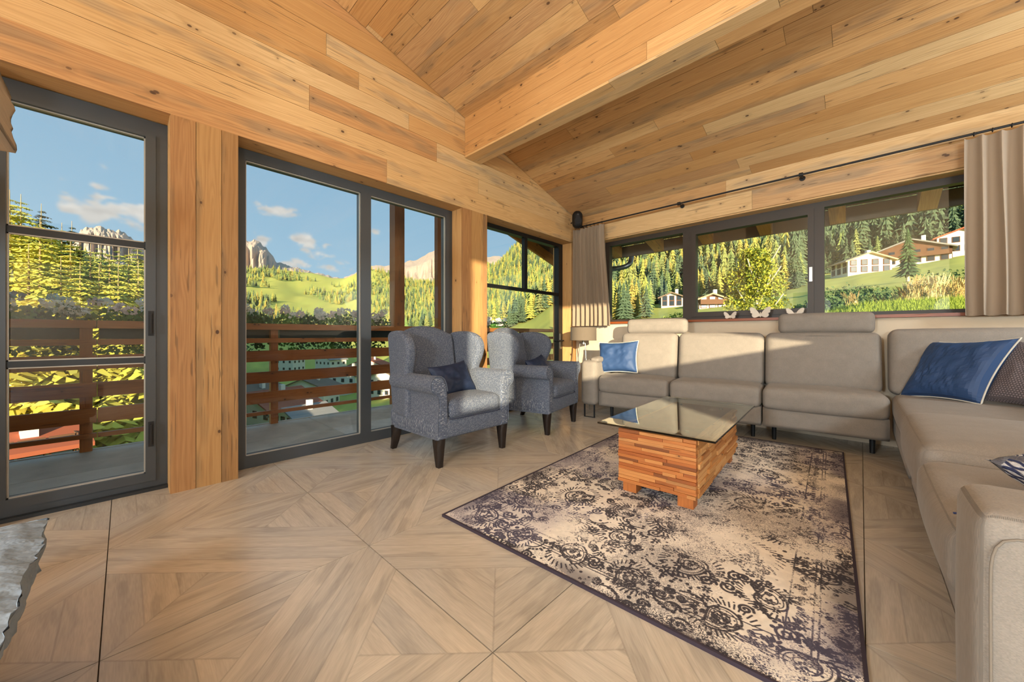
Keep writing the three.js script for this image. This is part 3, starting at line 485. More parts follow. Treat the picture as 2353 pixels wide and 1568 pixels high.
// ---------------------------------------------------------------- wing armchairs
function armchair() {
  const c = new THREE.Group();
  const part = (n, g, m = F_TWEED, p = c) => { g.computeVertexNormals && !g.attributes.normal && g.computeVertexNormals(); return obj(n, g, m, p); };
  part('seat_frame', soft(0.70, 0.155, 0.68, 0.03, { nx: 14, ny: 6, nz: 14, puff: [0.008, 0, 0.008] }).translate(0, 0.272, 0.0));
  part('seat_cushion', soft(0.505, 0.135, 0.56, 0.045, { nx: 18, ny: 10, nz: 18, puff: [0, 0.022, 0.012] }).translate(0, 0.40, 0.075));
  const sc = c.children[c.children.length - 1]; part('piping', tube([[-0.245, 0.336, 0.30], [-0.24, 0.338, 0.352], [0, 0.338, 0.364], [0.24, 0.338, 0.352], [0.245, 0.336, 0.30]], 0.0035, 40, 6), std({ color: 0x2b3044, roughness: 0.9 }), sc);
  // back with a crowned top, leaning
  const bs = new THREE.Shape(); bs.moveTo(-0.245, 0.34); bs.lineTo(-0.262, 0.80); bs.quadraticCurveTo(-0.272, 0.94, -0.245, 0.955); bs.quadraticCurveTo(-0.20, 0.965, -0.165, 0.985); bs.quadraticCurveTo(0, 1.055, 0.165, 0.985); bs.quadraticCurveTo(0.20, 0.965, 0.245, 0.955); bs.quadraticCurveTo(0.272, 0.94, 0.262, 0.80); bs.lineTo(0.245, 0.34); bs.closePath();
  const shearBack = (g) => { const p = g.attributes.position; for (let i = 0; i < p.count; i++) { const y = p.getY(i), x = p.getX(i); p.setZ(i, p.getZ(i) - (y - 0.35) * 0.20 - (x * x) * -0.25); } g.computeVertexNormals(); return g; };
  part('backrest', shearBack(uvAlong(prism(bs, 0.13, 0.035, 4, 16).translate(0, 0, -0.315), 'y')));
  // wings: profile in depth (first number, forward positive) and height
  for (const s of [-1, 1]) {
    const w = new THREE.Shape(); w.moveTo(-0.31, 0.30); w.lineTo(-0.385, 0.90); w.quadraticCurveTo(-0.39, 0.962, -0.33, 0.968); w.quadraticCurveTo(-0.20, 0.985, -0.11, 0.962); w.quadraticCurveTo(0.005, 0.93, 0.015, 0.83); w.quadraticCurveTo(0.01, 0.75, -0.035, 0.67); w.quadraticCurveTo(-0.05, 0.62, -0.02, 0.56); w.lineTo(-0.02, 0.30); w.closePath();
    const g = prism(w, 0.085, 0.03, 4, 12); g.rotateY(-Math.PI / 2);                     // shape x -> z, thickness -> -x
    const p = g.attributes.position; for (let i = 0; i < p.count; i++) { const x = p.getX(i) + 0.0425, y = p.getY(i), z = p.getZ(i); p.setXYZ(i, s * (0.302 + x + (z + 0.34) * 0.13 + Math.max(0, y - 0.7) * 0.05), y, z); }
    if (s < 0) { const id = g.index; if (id) id.array.reverse(); else { const P = g.attributes.position; for (let i = 0; i < P.count; i += 3) { const a = [P.getX(i), P.getY(i), P.getZ(i)]; P.setXYZ(i, P.getX(i + 2), P.getY(i + 2), P.getZ(i + 2)); P.setXYZ(i + 2, ...a); } } }
    g.computeVertexNormals(); part('wing', uvAlong(g, 'y'));
    // scroll arm: cross-section swept along the depth
    const a = new THREE.Shape(); a.moveTo(0.258, 0.20); a.lineTo(0.256, 0.52); a.quadraticCurveTo(0.256, 0.60, 0.285, 0.632); a.quadraticCurveTo(0.325, 0.665, 0.368, 0.642); a.quadraticCurveTo(0.402, 0.615, 0.396, 0.572); a.quadraticCurveTo(0.388, 0.530, 0.355, 0.522); a.quadraticCurveTo(0.336, 0.49, 0.345, 0.42); a.quadraticCurveTo(0.356, 0.33, 0.350, 0.20); a.closePath();
    const h = prism(a, 0.62, 0.018, 4, 14); h.translate(0, 0, -0.275);
    const q = h.attributes.position; for (let i = 0; i < q.count; i++) { const x = q.getX(i), y = q.getY(i), z = q.getZ(i); q.setXYZ(i, s * (x + Math.max(0, z) * 0.05 * smooth(0.4, 0.6, y)), y - Math.max(0, -z) * 0.02, z); }
    if (s < 0) { const P = h.attributes.position; for (let i = 0; i < P.count; i += 3) { const t = [P.getX(i), P.getY(i), P.getZ(i)]; P.setXYZ(i, P.getX(i + 2), P.getY(i + 2), P.getZ(i + 2)); P.setXYZ(i + 2, ...t); } }
    h.computeVertexNormals(); const arm = part('armrest', uvAlong(h, 'z'));
    const pipe = new THREE.TubeGeometry(new THREE.CatmullRomCurve3(a.getPoints(8).slice(2, -2).map((v) => new THREE.Vector3(s * (v.x + 0.017 * smooth(0.4, 0.6, v.y)), v.y, 0.342))), 60, 0.0035, 6); part('piping', pipe, F_TWEED, arm);
    for (const [z, tw] of [[0.30, 1], [-0.29, 0]]) { const g2 = new THREE.CylinderGeometry(0.047, 0.026, 0.2, 4, 3).rotateY(Math.PI / 4); const P = g2.attributes.position; for (let i = 0; i < P.count; i++) { const k = (0.1 - P.getY(i)) / 0.2; P.setZ(i, P.getZ(i) + (tw ? 0.006 : -0.05) * k * k); } g2.computeVertexNormals(); part('leg', g2.translate(s * 0.315, 0.1, z), M.darkWood); }
  }
  return c;
}
const chairA = armchair(); chairA.name = numbered('wing_armchair'); chairA.position.set(-2.475, 0, -1.852); chairA.rotation.y = Math.PI / 2; scene.add(chairA);
tag(chairA, 'blue-grey tweed wing armchair in front of the wide two-pane window', 'armchair', 'wing armchairs');
const chairB = chairA.clone(); chairB.name = numbered('wing_armchair'); chairB.position.set(-2.50, 0, -2.985); chairB.rotation.y = Math.PI / 2 + 0.2; scene.add(chairB);
chairB.userData = {}; tag(chairB, 'blue-grey tweed wing armchair between the timber post and the sofa', 'armchair', 'wing armchairs');
cushion('lumbar_cushion', 'small navy velvet cushion on the armchair before the two-pane window', 0.40, 0.27, 0.11, V_NAVY, [-2.40, 0.585, -1.83], [-0.45, Math.PI / 2 + 0.05, 0.10], 31);
cushion('lumbar_cushion', 'small navy velvet cushion on the armchair beside the sofa', 0.40, 0.27, 0.11, V_NAVY, [-2.43, 0.585, -2.97], [-0.45, Math.PI / 2 + 0.2, 0.12], 34);

// ---------------------------------------------------------------- coffee table
{
  const t = thing('coffee_table', 'coffee table with a block of stacked reclaimed wood under a glass top', 'coffee table', [-0.862, 0.012, -2.575], 0.045), R = rng(808);
  const tones = [0xd9a06c, 0xc98a54, 0xba7a44, 0xe4b88c, 0x96663e, 0xd0945e].map((c) => woodMat(woodA, c, 0.62, 0.003));
  const sideTones = [0xf0cfa8, 0xe2bc90, 0xfadfc0, 0xd2a678].map((c) => woodMat(woodA, c, 0.8, 0.005));
  const hw = 0.215, hd = 0.53, H0 = 0.062, H1 = 0.372;
  const body = obj('core', bx(-hw + 0.02, hw - 0.02, H0, H1, -hd + 0.02, hd - 0.02), tones[4], t);
  const rows = 17, rh = (H1 - H0) / rows;
  for (let r = 0; r < rows; r++) {
    const y0 = H0 + r * rh, y1 = y0 + rh - 0.0012;
    for (const side of [1, -1]) { let x = -hw; while (x < hw - 0.005) { const L = Math.min(0.07 + R() * 0.24, hw - x), o = R() * 0.012 - 0.004; const e = hw - x - L < 0.03 ? hw - x : L; obj('wood_strip', side > 0 ? board(x, x + e - 0.0012, y0, y1, hd - 0.03, hd + o, 'x', R) : board(x, x + e - 0.0012, y0, y1, -hd - o, -hd + 0.03, 'x', R), pick(tones, R), t); x += e; } }
  }
  for (let r = 0; r < 12; r++) {
    const y0 = H0 + r * (H1 - H0) / 12, y1 = y0 + (H1 - H0) / 12 - 0.0012;
    for (const side of [1, -1]) { let z = -hd + 0.028; while (z < hd - 0.035) { const L = Math.min(0.10 + R() * 0.26, hd - 0.03 - z), o = R() * 0.022 - 0.006; const e = hd - 0.03 - z - L < 0.03 ? hd - 0.03 - z : L; const g = side > 0 ? board(hw - 0.03, hw + o, y0, y1, z, z + e - 0.0012, 'z', R) : board(-hw - o, -hw + 0.03, y0, y1, z, z + e - 0.0012, 'z', R); obj('wood_strip', g, pick(sideTones, R), t); z += e; } }
  }
  for (const [x, z] of [[-1, 1], [1, 1], [-1, -1], [1, -1]]) obj('foot', board(x * (hw - 0.06) - 0.04, x * (hw - 0.06) + 0.04, 0, H0, z * (hd - 0.06) - 0.04, z * (hd - 0.06) + 0.04, 'y', R), tones[5], t);
  const gl = new RoundedBoxGeometry(0.65, 0.011, 1.24, 2, 0.003); gl.translate(-0.012, H1 + 0.0125 + 0.0055, -0.055);
  obj('glass_top', gl, phys({ color: 0xffffff, transmission: 1, roughness: 0.0, ior: 1.52, thickness: 0.011, attenuationColor: new THREE.Color(0x7fb59a), attenuationDistance: 0.12 }), t);
  for (const [x, z] of [[-1, 1], [1, 1], [-1, -1], [1, -1]]) obj('glass_bumper', new THREE.CylinderGeometry(0.012, 0.012, 0.012, 12).translate(x * 0.14, H1 + 0.006, z * 0.42), M.chrome, t);
}

// ---------------------------------------------------------------- rug
function rugTexture() {
  const W = 1024, H = 1728, cv = document.createElement('canvas'); cv.width = W; cv.height = H; const g = cv.getContext('2d'), R = rng(2024);
  g.fillStyle = '#fff'; g.fillRect(0, 0, W, H); g.strokeStyle = '#000'; g.fillStyle = '#000'; g.lineCap = 'round';
  const dot = (x, y, r) => { g.beginPath(); g.arc(x, y, r, 0, 6.3); g.fill(); };
  const spiral = (x, y, r, d, turns = 1.6) => { g.beginPath(); for (let i = 0; i <= 40; i++) { const t = i / 40, a = t * turns * 6.283 * d, q = r * (1 - t * 0.85); g[i ? 'lineTo' : 'moveTo'](x + q * Math.cos(a), y + q * Math.sin(a)); } g.stroke(); };
  const flower = (x, y, r) => { for (let k = 0; k < 6; k++) { const a = k * 1.047; g.beginPath(); g.ellipse(x + r * 0.6 * Math.cos(a), y + r * 0.6 * Math.sin(a), r * 0.42, r * 0.22, a, 0, 6.3); g.fill(); } g.fillStyle = '#fff'; dot(x, y, r * 0.2); g.fillStyle = '#000'; };
  const paisley = (x, y, s, rot, flip) => {
    g.save(); g.translate(x, y); g.rotate(rot); g.scale(flip * s, s);
    const path = (k) => { g.beginPath(); g.moveTo(0, -62 * k); g.bezierCurveTo(46 * k, -58 * k, 60 * k, 0, 42 * k, 38 * k); g.bezierCurveTo(26 * k, 66 * k, -34 * k, 64 * k, -42 * k, 20 * k); g.bezierCurveTo(-46 * k, -14 * k, -8 * k, -26 * k, 0, -62 * k); };
    g.lineWidth = 7; path(1); g.stroke(); g.lineWidth = 3; path(0.8); g.stroke(); g.lineWidth = 4; path(0.5); g.stroke();
    for (let i = 0; i < 34; i++) { const a = i / 34 * 6.283, q = 74 + 10 * Math.sin(a * 2); g.lineWidth = 5; g.beginPath(); g.moveTo(q * 0.95 * Math.cos(a), q * 0.95 * Math.sin(a) + 6); g.lineTo((q + 17) * Math.cos(a + 0.12), (q + 17) * Math.sin(a + 0.12) + 6); g.stroke(); }
    flower(0, 18, 17); for (let i = 0; i < 9; i++) dot(28 * Math.cos(i * 0.7), 16 + 28 * Math.sin(i * 0.7), 3); spiral(4, -24, 11, 1);
    g.restore();
  };
  for (let row = 0; row < 10; row++) for (let col = 0; col < 6; col++) { const x = 90 + col * 172 + (row % 2 ? 80 : 0) + R() * 40 - 20, y = 80 + row * 172 + R() * 44 - 22; paisley(x, y, 0.62 + R() * 0.36, R() * 6.28, R() < 0.5 ? 1 : -1); }
  g.lineWidth = 6; for (let k = 0; k < 330; k++) { spiral(R() * W, R() * H, 10 + R() * 14, R() < 0.5 ? 1 : -1); }
  for (let k = 0; k < 520; k++) flower(R() * W, R() * H, 8 + R() * 10);
  g.lineWidth = 5; for (let k = 0; k < 150; k++) { const x = R() * W, y = R() * H, a = R() * 6.3; g.beginPath(); g.moveTo(x, y); g.quadraticCurveTo(x + 40 * Math.cos(a), y + 40 * Math.sin(a), x + 60 * Math.cos(a + 0.9), y + 60 * Math.sin(a + 0.9)); g.stroke(); for (let j = 1; j < 6; j++) { const t = j / 6; dot(x + 60 * t * Math.cos(a + 0.7 * t) + 9, y + 60 * t * Math.sin(a + 0.7 * t) - 7, 4.5); } }
  for (let k = 0; k < 2600; k++) dot(R() * W, R() * H, 2 + R() * 3.5);
  // border bands along all four edges
  g.lineWidth = 3; for (const m of [64, 74, 118]) g.strokeRect(m, m, W - 2 * m, H - 2 * m);
  for (let s = 130; s < W - 130; s += 22) { dot(s, 96, 7); dot(s, H - 96, 7); } for (let s = 130; s < H - 130; s += 22) { dot(96, s, 7); dot(W - 96, s, 7); }
  const px = g.getImageData(0, 0, W, H).data;
  const fade = new Float32Array(W * H);
  const t = tex(W, H, (u, v, x, y) => {
    const ink = 1 - px[((H - 1 - y) * W + x) * 4] / 255, X = u * 8, Y = v * 13.5;
    const wear = fbm(X * 0.75 + 3, Y * 0.75 + 9, 0, 0, 4), grain = hash2(x >> 1, y >> 1), fine = fbm(X * 9, Y * 9, 0, 0, 3), plum = fbm(X * 0.5 + 31, Y * 0.5, 0, 0, 3);
    const em = Math.min(u, 1 - u, (v) * 1.69, (1 - v) * 1.69);
    const keep = smooth(0.35, 0.50, wear + 0.06 + 0.20 * (fine - 0.5) + 0.16 * (grain - 0.5));
    const dirt = smooth(0.53, 0.70, fbm(X * 0.6 + 77, Y * 0.6 + 40, 0, 0, 4) + 0.4 * (fine - 0.5) + 0.28 * (grain - 0.5));
    const band = smooth(0.075, 0.02, em) * smooth(0.34, 0.5, vnoise(X * 1.3 + 5, Y * 1.3) + 0.3 * (grain - 0.5));
    let c = [230, 219, 203]; const mau = smooth(0.5, 0.68, plum) * 0.35; c = c.map((q, i) => lerp(q, [176, 166, 172][i], mau)); c = c.map((q) => q * (0.93 + 0.14 * fine));
    const dark = plum > 0.50 ? [62, 57, 74] : [48, 43, 48];
    const k = clamp(Math.max(ink * keep * (0.80 + 0.2 * grain), ink * 0.0) + dirt * 0.34 * (0.4 + grain) + band * 0.5);
    fade[y * W + x] = k;
    return c.map((q, i) => lerp(q, dark[i], clamp(k, 0, 0.96)));
  });
  t.wrapS = t.wrapT = THREE.ClampToEdgeWrapping;
  return t;
}
{
  const r = thing('rug', 'cream rug with a worn dark paisley print under the coffee table', 'rug', [-0.835, 0, -2.52], 0.045);
  const w = 1.585, d = 2.70, g = soft(w, 0.011, d, 0.004, { nx: 10, ny: 2, nz: 16 }); g.translate(0, 0.0062, 0);
  const p = g.attributes.position, uv = g.attributes.uv; for (let i = 0; i < p.count; i++) uv.setXY(i, p.getX(i) / w + 0.5, p.getZ(i) / d + 0.5);
  obj('pile', g, std({ map: rugTexture(), roughness: 1, bumpMap: noiseRough(256, 120, 90, 90, 8), bumpScale: 0.002 }), r);
  const e = std({ color: 0x352b36, roughness: 0.95 });
  obj('binding', [bx(-w / 2 - 0.006, w / 2 + 0.006, 0.0003, 0.0128, d / 2 - 0.004, d / 2 + 0.006), bx(-w / 2 - 0.006, w / 2 + 0.006, 0.0003, 0.0128, -d / 2 - 0.006, -d / 2 + 0.004), bx(-w / 2 - 0.006, -w / 2 + 0.004, 0.0003, 0.0128, -d / 2, d / 2), bx(w / 2 - 0.004, w / 2 + 0.006, 0.0003, 0.0128, -d / 2, d / 2)], e, r);
}

// ---------------------------------------------------------------- curtains, rod, speaker, lamp, butterflies
{
  const rod = thing('curtain_rod', 'thin black curtain rod along the top of the long window', 'curtain rod', [0, 0, 0]);
  obj('rod', new THREE.CylinderGeometry(0.009, 0.009, 5.1, 12).rotateZ(Math.PI / 2).translate(-0.3, 2.432, -4.335), M.black, rod);
  for (const x of [-2.8, -1.50, -0.405, 0.9, 2.0]) obj('bracket', [new THREE.CylinderGeometry(0.007, 0.007, 0.115, 8).rotateX(Math.PI / 2).translate(x, 2.432, -4.392), new THREE.CylinderGeometry(0.018, 0.018, 0.03, 14).rotateZ(Math.PI / 2).translate(x, 2.432, -4.335), new THREE.CylinderGeometry(0.024, 0.024, 0.006, 14).rotateX(Math.PI / 2).translate(x, 2.432, -4.447)], M.black, rod);
  obj('finial', new THREE.SphereGeometry(0.016, 12, 10).translate(-2.85, 2.432, -4.335), M.black, rod);
  const cm = phys({ color: 0xa5927d, roughness: 0.95, transmission: 0.12, thickness: 0, side: THREE.DoubleSide, bumpMap: weave(5, 1, 60), bumpScale: 0.0006 });
  const curtain = (label, xt0, xt1, xb0, xb1, yb, folds, seed) => {
    const c = thing('curtain', label, 'curtain', [0, 0, 0], 0, 'linen curtains at the long window');
    const sheet = (off) => grid(folds * 14, 40, (u, v) => { const y = lerp(yb, 2.405, v), k = lerp(1, 0.55, v), ph = u * folds * 6.283 + seed + 0.7 * Math.sin(u * 9 + seed) + 0.25 * Math.sin(v * 4 + u * 20); const x = lerp(lerp(xb0, xb1, u), lerp(xt0, xt1, u), smooth(0, 1, v)); const s = Math.sin(ph); return [x + 0.012 * Math.cos(ph) * k, y + 0.004 * s * (1 - v), -4.335 + off + 0.042 * k * (Math.sign(s) * Math.abs(s) ** 0.8)]; });
    const a = sheet(0.0012), b = sheet(-0.0012); b.index.array.reverse(); b.computeVertexNormals(); obj('cloth', [a, b], cm, c);
    const h = obj('hem', grid(folds * 14, 1, (u, v) => { const k = 1, ph = u * folds * 6.283 + seed + 0.7 * Math.sin(u * 9 + seed) + 0.25 * Math.sin(u * 20), s = Math.sin(ph), x = lerp(xb0, xb1, u); return [x + 0.012 * Math.cos(ph), yb + v * 0.03, -4.335 + 0.0028 + 0.042 * (Math.sign(s) * Math.abs(s) ** 0.8)]; }), cm, c);
    const R = []; for (let i = 0; i < folds; i++) { const x = lerp(xt0, xt1, (i + 0.5) / folds); R.push(new THREE.TorusGeometry(0.014, 0.0028, 6, 14).rotateY(Math.PI / 2).translate(x, 2.428, -4.335)); } obj('ring', R, M.black, c);
  };
  curtain('beige linen curtain in the corner beside the glass door', -2.925, -2.45, -2.92, -2.37, 1.062, 8, 0.4);
  curtain('beige linen curtain at the sofa corner end of the long window', 0.565, 1.50, 0.575, 1.52, 1.085, 11, 2.1);
}
{
  const s = thing('loudspeaker', 'small black rounded loudspeaker mounted up in the corner', 'speaker', [-2.785, 2.50, -4.22], 0.75);
  obj('cabinet', soft(0.125, 0.215, 0.11, 0.05, { nx: 14, ny: 18, nz: 10, puff: [0.008, 0.01, 0.01] }), M.black, s);
  const gr = obj('grille', new THREE.CylinderGeometry(0.047, 0.047, 0.006, 24).rotateX(Math.PI / 2).translate(0, -0.03, 0.063), std({ color: 0x1c1c1f, roughness: 0.8 }), s);
  obj('tweeter', new THREE.SphereGeometry(0.017, 14, 10).scale(1, 1, 0.5).translate(0, 0.055, 0.061), std({ color: 0x26262a, roughness: 0.4 }), s);
  obj('bracket', tube([[0, 0.02, -0.05], [-0.03, 0.0, -0.10], [-0.06, 0, -0.155]], 0.010, 12, 8), M.black, s);
}
{
  const l = thing('tripod_lamp', 'tripod lamp with a dark taupe drum shade behind the sofa arm', 'lamp', [-2.60, 0, -4.08]);
  const sh = grid(48, 1, (u, v) => [0.165 * Math.cos(-u * 6.2832), 0.872 + 0.165 * v, 0.165 * Math.sin(-u * 6.2832)]);
  obj('lamp_shade', sh, phys({ color: 0x6f6253, roughness: 0.9, transmission: 0.15, thickness: 0, side: THREE.DoubleSide }), l);
  obj('shade_ring', [new THREE.TorusGeometry(0.165, 0.003, 6, 48).rotateX(Math.PI / 2).translate(0, 0.872, 0), new THREE.TorusGeometry(0.165, 0.003, 6, 48).rotateX(Math.PI / 2).translate(0, 1.037, 0)], std({ color: 0x5b5044, roughness: 0.8 }), l);
  obj('neck', [new THREE.CylinderGeometry(0.012, 0.012, 0.10, 10).translate(0, 0.87, 0), new THREE.CylinderGeometry(0.05, 0.05, 0.008, 20).translate(0, 0.835, 0)], M.chrome, l);
  for (let k = 0; k < 3; k++) { const a = k * 2.094 + 0.5; obj('leg', tube([[0.045 * Math.cos(a), 0.835, 0.045 * Math.sin(a)], [0.09 * Math.cos(a), 0.42, 0.09 * Math.sin(a)], [0.15 * Math.cos(a), 0.004, 0.15 * Math.sin(a)]], 0.006, 8, 8), M.chrome, l); }
}
{
  const cream = std({ color: 0xd8cdbd, roughness: 0.8 });
  [[-1.015, 0.125, 'small white wooden butterfly at the headrest end of the window sill'], [-0.745, 0.185, 'large white wooden butterfly in the middle of the window sill'], [-0.463, 0.145, 'mid-sized white wooden butterfly by the window handle']].forEach(([x, w, label], i) => {
    const b = thing('butterfly_ornament', label, 'ornament', [x, 1.1125, -4.475], 0.05 * (i - 1), 'butterflies on the sill'), k = w / 0.2;
    for (const s of [-1, 1]) {
      const q = new THREE.Shape(); q.moveTo(0, 0.03); q.bezierCurveTo(0.02, 0.07, 0.05, 0.12, 0.088, 0.122); q.bezierCurveTo(0.108, 0.118, 0.10, 0.085, 0.092, 0.072); q.bezierCurveTo(0.102, 0.066, 0.088, 0.052, 0.076, 0.05); q.bezierCurveTo(0.092, 0.03, 0.07, 0.0, 0.05, 0.004); q.bezierCurveTo(0.03, 0.008, 0.02, 0.02, 0, 0.018); q.closePath();
      const g = prism(q, 0.014, 0.003, 2, 8); g.scale(k, k, 1); g.rotateY(-0.18); if (s < 0) { g.scale(-1, 1, 1); const P = g.attributes.position; for (let j = 0; j < P.count; j += 3) { const t = [P.getX(j), P.getY(j), P.getZ(j)]; P.setXYZ(j, P.getX(j + 2), P.getY(j + 2), P.getZ(j + 2)); P.setXYZ(j + 2, ...t); } g.computeVertexNormals(); }
      obj('wing', g, cream, b);
    }
    obj('body', new THREE.CapsuleGeometry(0.006 * k, 0.045 * k, 4, 10).translate(0, 0.036 * k, 0.01), cream, b);
  });
}

// ---------------------------------------------------------------- stone bench and timber mantel at the hearth
{
  const R = rng(717);
  const st = thing('stone_bench', 'rough-hewn grey stone hearth bench beside the balcony door', 'stone bench', [0, 0, 0]);
  const w = 1.62, d = 0.75, h = 0.13; let g = new THREE.BoxGeometry(w, h, d, 90, 8, 46); g.deleteAttribute('uv'); g.deleteAttribute('normal'); g = mergeVertices(g, 1e-5);
  const p = g.attributes.position, col = [];
  for (let i = 0; i < p.count; i++) {
    let x = p.getX(i), y = p.getY(i), z = p.getZ(i); const side = Math.max(Math.abs(x) / (w / 2), Math.abs(z) / (d / 2)) > 0.999, top = y > h / 2 - 1e-4;
    const e = Math.min(w / 2 - Math.abs(x), d / 2 - Math.abs(z));
    if (side) { const n = 0.035 * (fbm(x * 7 + 3, z * 7 + y * 12, 0, 0, 4) - 0.5) + 0.012 * (vnoise(x * 40 + z * 40, y * 50) - 0.5) + 0.015 * (y / h); if (Math.abs(z) / (d / 2) > 0.999) z += Math.sign(z) * n; else x += Math.sign(x) * n; }
    if (top) y += 0.010 * (fbm(x * 6, z * 6 + 20, 0, 0, 4) - 0.5) + 0.006 * (Math.abs(vnoise(x * 14 + z * 5, z * 16 - x * 6) - 0.5) * -1.5) - (e < 0.04 ? (0.04 - e) * 0.35 * (0.5 + vnoise(x * 30, z * 30)) : 0);
    p.setXYZ(i, x, y, z);
    const a = fbm(x * 5 + 9, z * 5 + y * 9, 0, 0, 4), b = vnoise(x * 60, z * 60 + y * 60), k = 0.72 + 0.5 * a + 0.15 * b; col.push(0.22 * k, 0.265 * k, 0.31 * k);
  }
  g.setAttribute('color', new THREE.Float32BufferAttribute(col, 3)); g.computeVertexNormals(); uvAlong(g, 'x', 0, 0, 2, 2);
  obj('slab', g.translate(-0.985, 0.40 - h / 2, 0.165 + d / 2), std({ vertexColors: true, roughness: 0.6, bumpMap: noiseRough(512, 127, 24, 24, 4), bumpScale: 0.005 }), st);
  obj('plinth', bx(-1.72, -0.25, 0, 0.269, 0.26, 0.9), std({ color: 0x3d3a36, roughness: 0.95, bumpMap: plasterBump, bumpScale: 0.01 }), st);
  const ch = thing('hearth_chimney', 'plastered hearth chimney standing behind the stone bench', 'chimney', [0, 0, 0], 0, undefined, 'structure');
  obj('chimney_breast', bx(-2.0, -1.5, 0, ceilY(0.95) - 0.005, 0.95, 1.4), M.plaster, ch);
  const mt = thing('mantel_beam', 'weathered rough timber mantel end at the hearth', 'mantel', [0, 0, 0]);
  let m = new THREE.BoxGeometry(0.95, 0.185, 0.74, 40, 12, 30); m.deleteAttribute('uv'); m.deleteAttribute('normal'); m = mergeVertices(m, 1e-5);
  const q = m.attributes.position; for (let i = 0; i < q.count; i++) { const x = q.getX(i), y = q.getY(i), z = q.getZ(i), n = fbm(x * 3 + 8, y * 24 + z * 3, 0, 0, 4) - 0.5, f = 0.03; q.setXYZ(i, x + Math.sign(x) * n * f, y + Math.sign(y) * n * f * 0.8, z + Math.sign(z) * n * f); }
  m.computeVertexNormals(); uvAlong(m, 'x', 0.2, 0.4, WU, WV); m.translate(-1.625, 1.66, 0.262 + 0.37);
  obj('timber', m, std({ color: 0xb9a894, bumpMap: woodA.bump, bumpScale: 0.01, roughness: 0.9 }), mt);
}
// ---------------------------------------------------------------- balcony
{
  const R = rng(140);
  const t = thing('terrace', 'grey stone-tiled balcony floor outside the glass doors', 'terrace', [0, 0, 0], 0, undefined, 'structure');
  obj('slab', bx(-4.72, -3.30, -0.30, -0.052, -6.6, ZB + 0.5), std({ color: 0x8d8a85, roughness: 0.9 }), t);
  const stoneT = tex(512, 512, (u, v, x, y) => { const k = 0.9 + 0.16 * (fbm(u * 9, v * 9, 9, 9, 5) - 0.5) + 0.05 * (hash2(x, y) - 0.5); return [222 * k, 217 * k, 208 * k]; });
  const sm = [0xffffff, 0xf2efea, 0xe8e6e2].map((c) => std({ map: stoneT, color: c, roughness: 0.6, bumpMap: plasterBump, bumpScale: 0.001 }));
  for (let z = -6.5; z < ZB; z += 1.2) for (const [a, b] of [[-3.985, -3.302], [-4.70, -3.99]]) obj(numbered('stone_tile'), bx(a, b, -0.052, -0.03, z + 0.213 + 0.003, z + 1.213 + 0.197, 'x', R(), R()), pick(sm, R), t);
  obj('edge_strip', bx(-4.735, -4.70, -0.30, -0.025, -6.6, ZB + 0.5), std({ color: 0xb8b4ac, roughness: 0.6 }), t);
}
{
  const R = rng(150), r = thing('balcony_railing', 'brown timber balcony railing of wide horizontal boards', 'railing', [0, 0, 0]);
  const X = -4.62, run = (name, y0, y1, x0, x1, m) => { let z = -6.4; for (const L of [3.66, 2.9, 2.9, 2.5]) { obj(name, board(x0, x1, y0, y1, z, z + L - 0.006, 'z', R), m ?? pick(W_OUT, R), r); z += L; } };
  run('top_rail', 0.995, 1.06, X - 0.09, X + 0.05, W_OUT[0]);
  run('rail_board', 0.855, 0.905, X - 0.035, X); run('rail_board', 0.655, 0.772, X - 0.035, X); run('rail_board', 0.425, 0.545, X - 0.035, X); run('rail_board', 0.21, 0.33, X - 0.035, X); run('rail_board', 0.085, 0.122, X - 0.035, X);
  for (const z of [-5.2, -3.9, -1.13, 0.22, 1.6, 3.0, 4.4]) obj('baluster', board(X - 0.10, X - 0.036, -0.05, 0.995, z - 0.035, z + 0.035, 'y', R), W_OUT[0], r);
  [[-2.685, 0.15, 'square brown timber post rising from the balcony rail'], [-3.37, 0.085, 'slim brown timber post at the balcony rail near the corner']].forEach(([z, w, label]) => { const p = thing('timber_post', label, 'post', [0, 0, 0]); obj('shaft', board(X - w - 0.10, X - 0.10, -0.6, ceilY(z) + 0.02, z - w / 2, z + w / 2, 'y', R).translate(-0.02, 0, 0), W_OUT[1], p); if (w > 0.1) obj('shoe', bx(X - w - 0.13, X - 0.118, -0.62, -0.30, z - w / 2 - 0.01, z + w / 2 + 0.01), M.frameGreyDark, p); });
  const green = std({ color: 0x26302a, roughness: 0.6 });
  for (const [z0, z1, l] of [[-4.9, -3.5, 'dark planter trough hung on the railing by the slim post'], [-2.55, -1.2, 'dark planter trough hung on the railing before the two-pane window'], [-1.1, 0.15, 'dark planter trough hung on the railing opposite the timber pier'], [0.25, 1.5, 'dark planter trough hung on the railing before the balcony door']]) {
    const p = thing('planter_trough', l, 'planter', [0, 0, 0]);
    obj('trough', [bx(-4.92, -4.735, 0.905, 0.915, z0, z1), bx(-4.92, -4.91, 0.915, 1.0, z0, z1), bx(-4.745, -4.735, 0.915, 1.0, z0, z1), bx(-4.91, -4.745, 0.915, 1.0, z0, z0 + 0.01), bx(-4.91, -4.745, 0.915, 1.0, z1 - 0.01, z1)], green, p);
    obj('soil', bx(-4.91, -4.745, 0.915, 0.98, z0 + 0.01, z1 - 0.01), std({ color: 0x2a2119, roughness: 1 }), p);
    for (const z of [z0 + 0.2, z1 - 0.2]) obj('bracket', bx(-4.92, -4.66, 0.895, 0.905, z - 0.012, z + 0.012), M.black, p);
  }
}
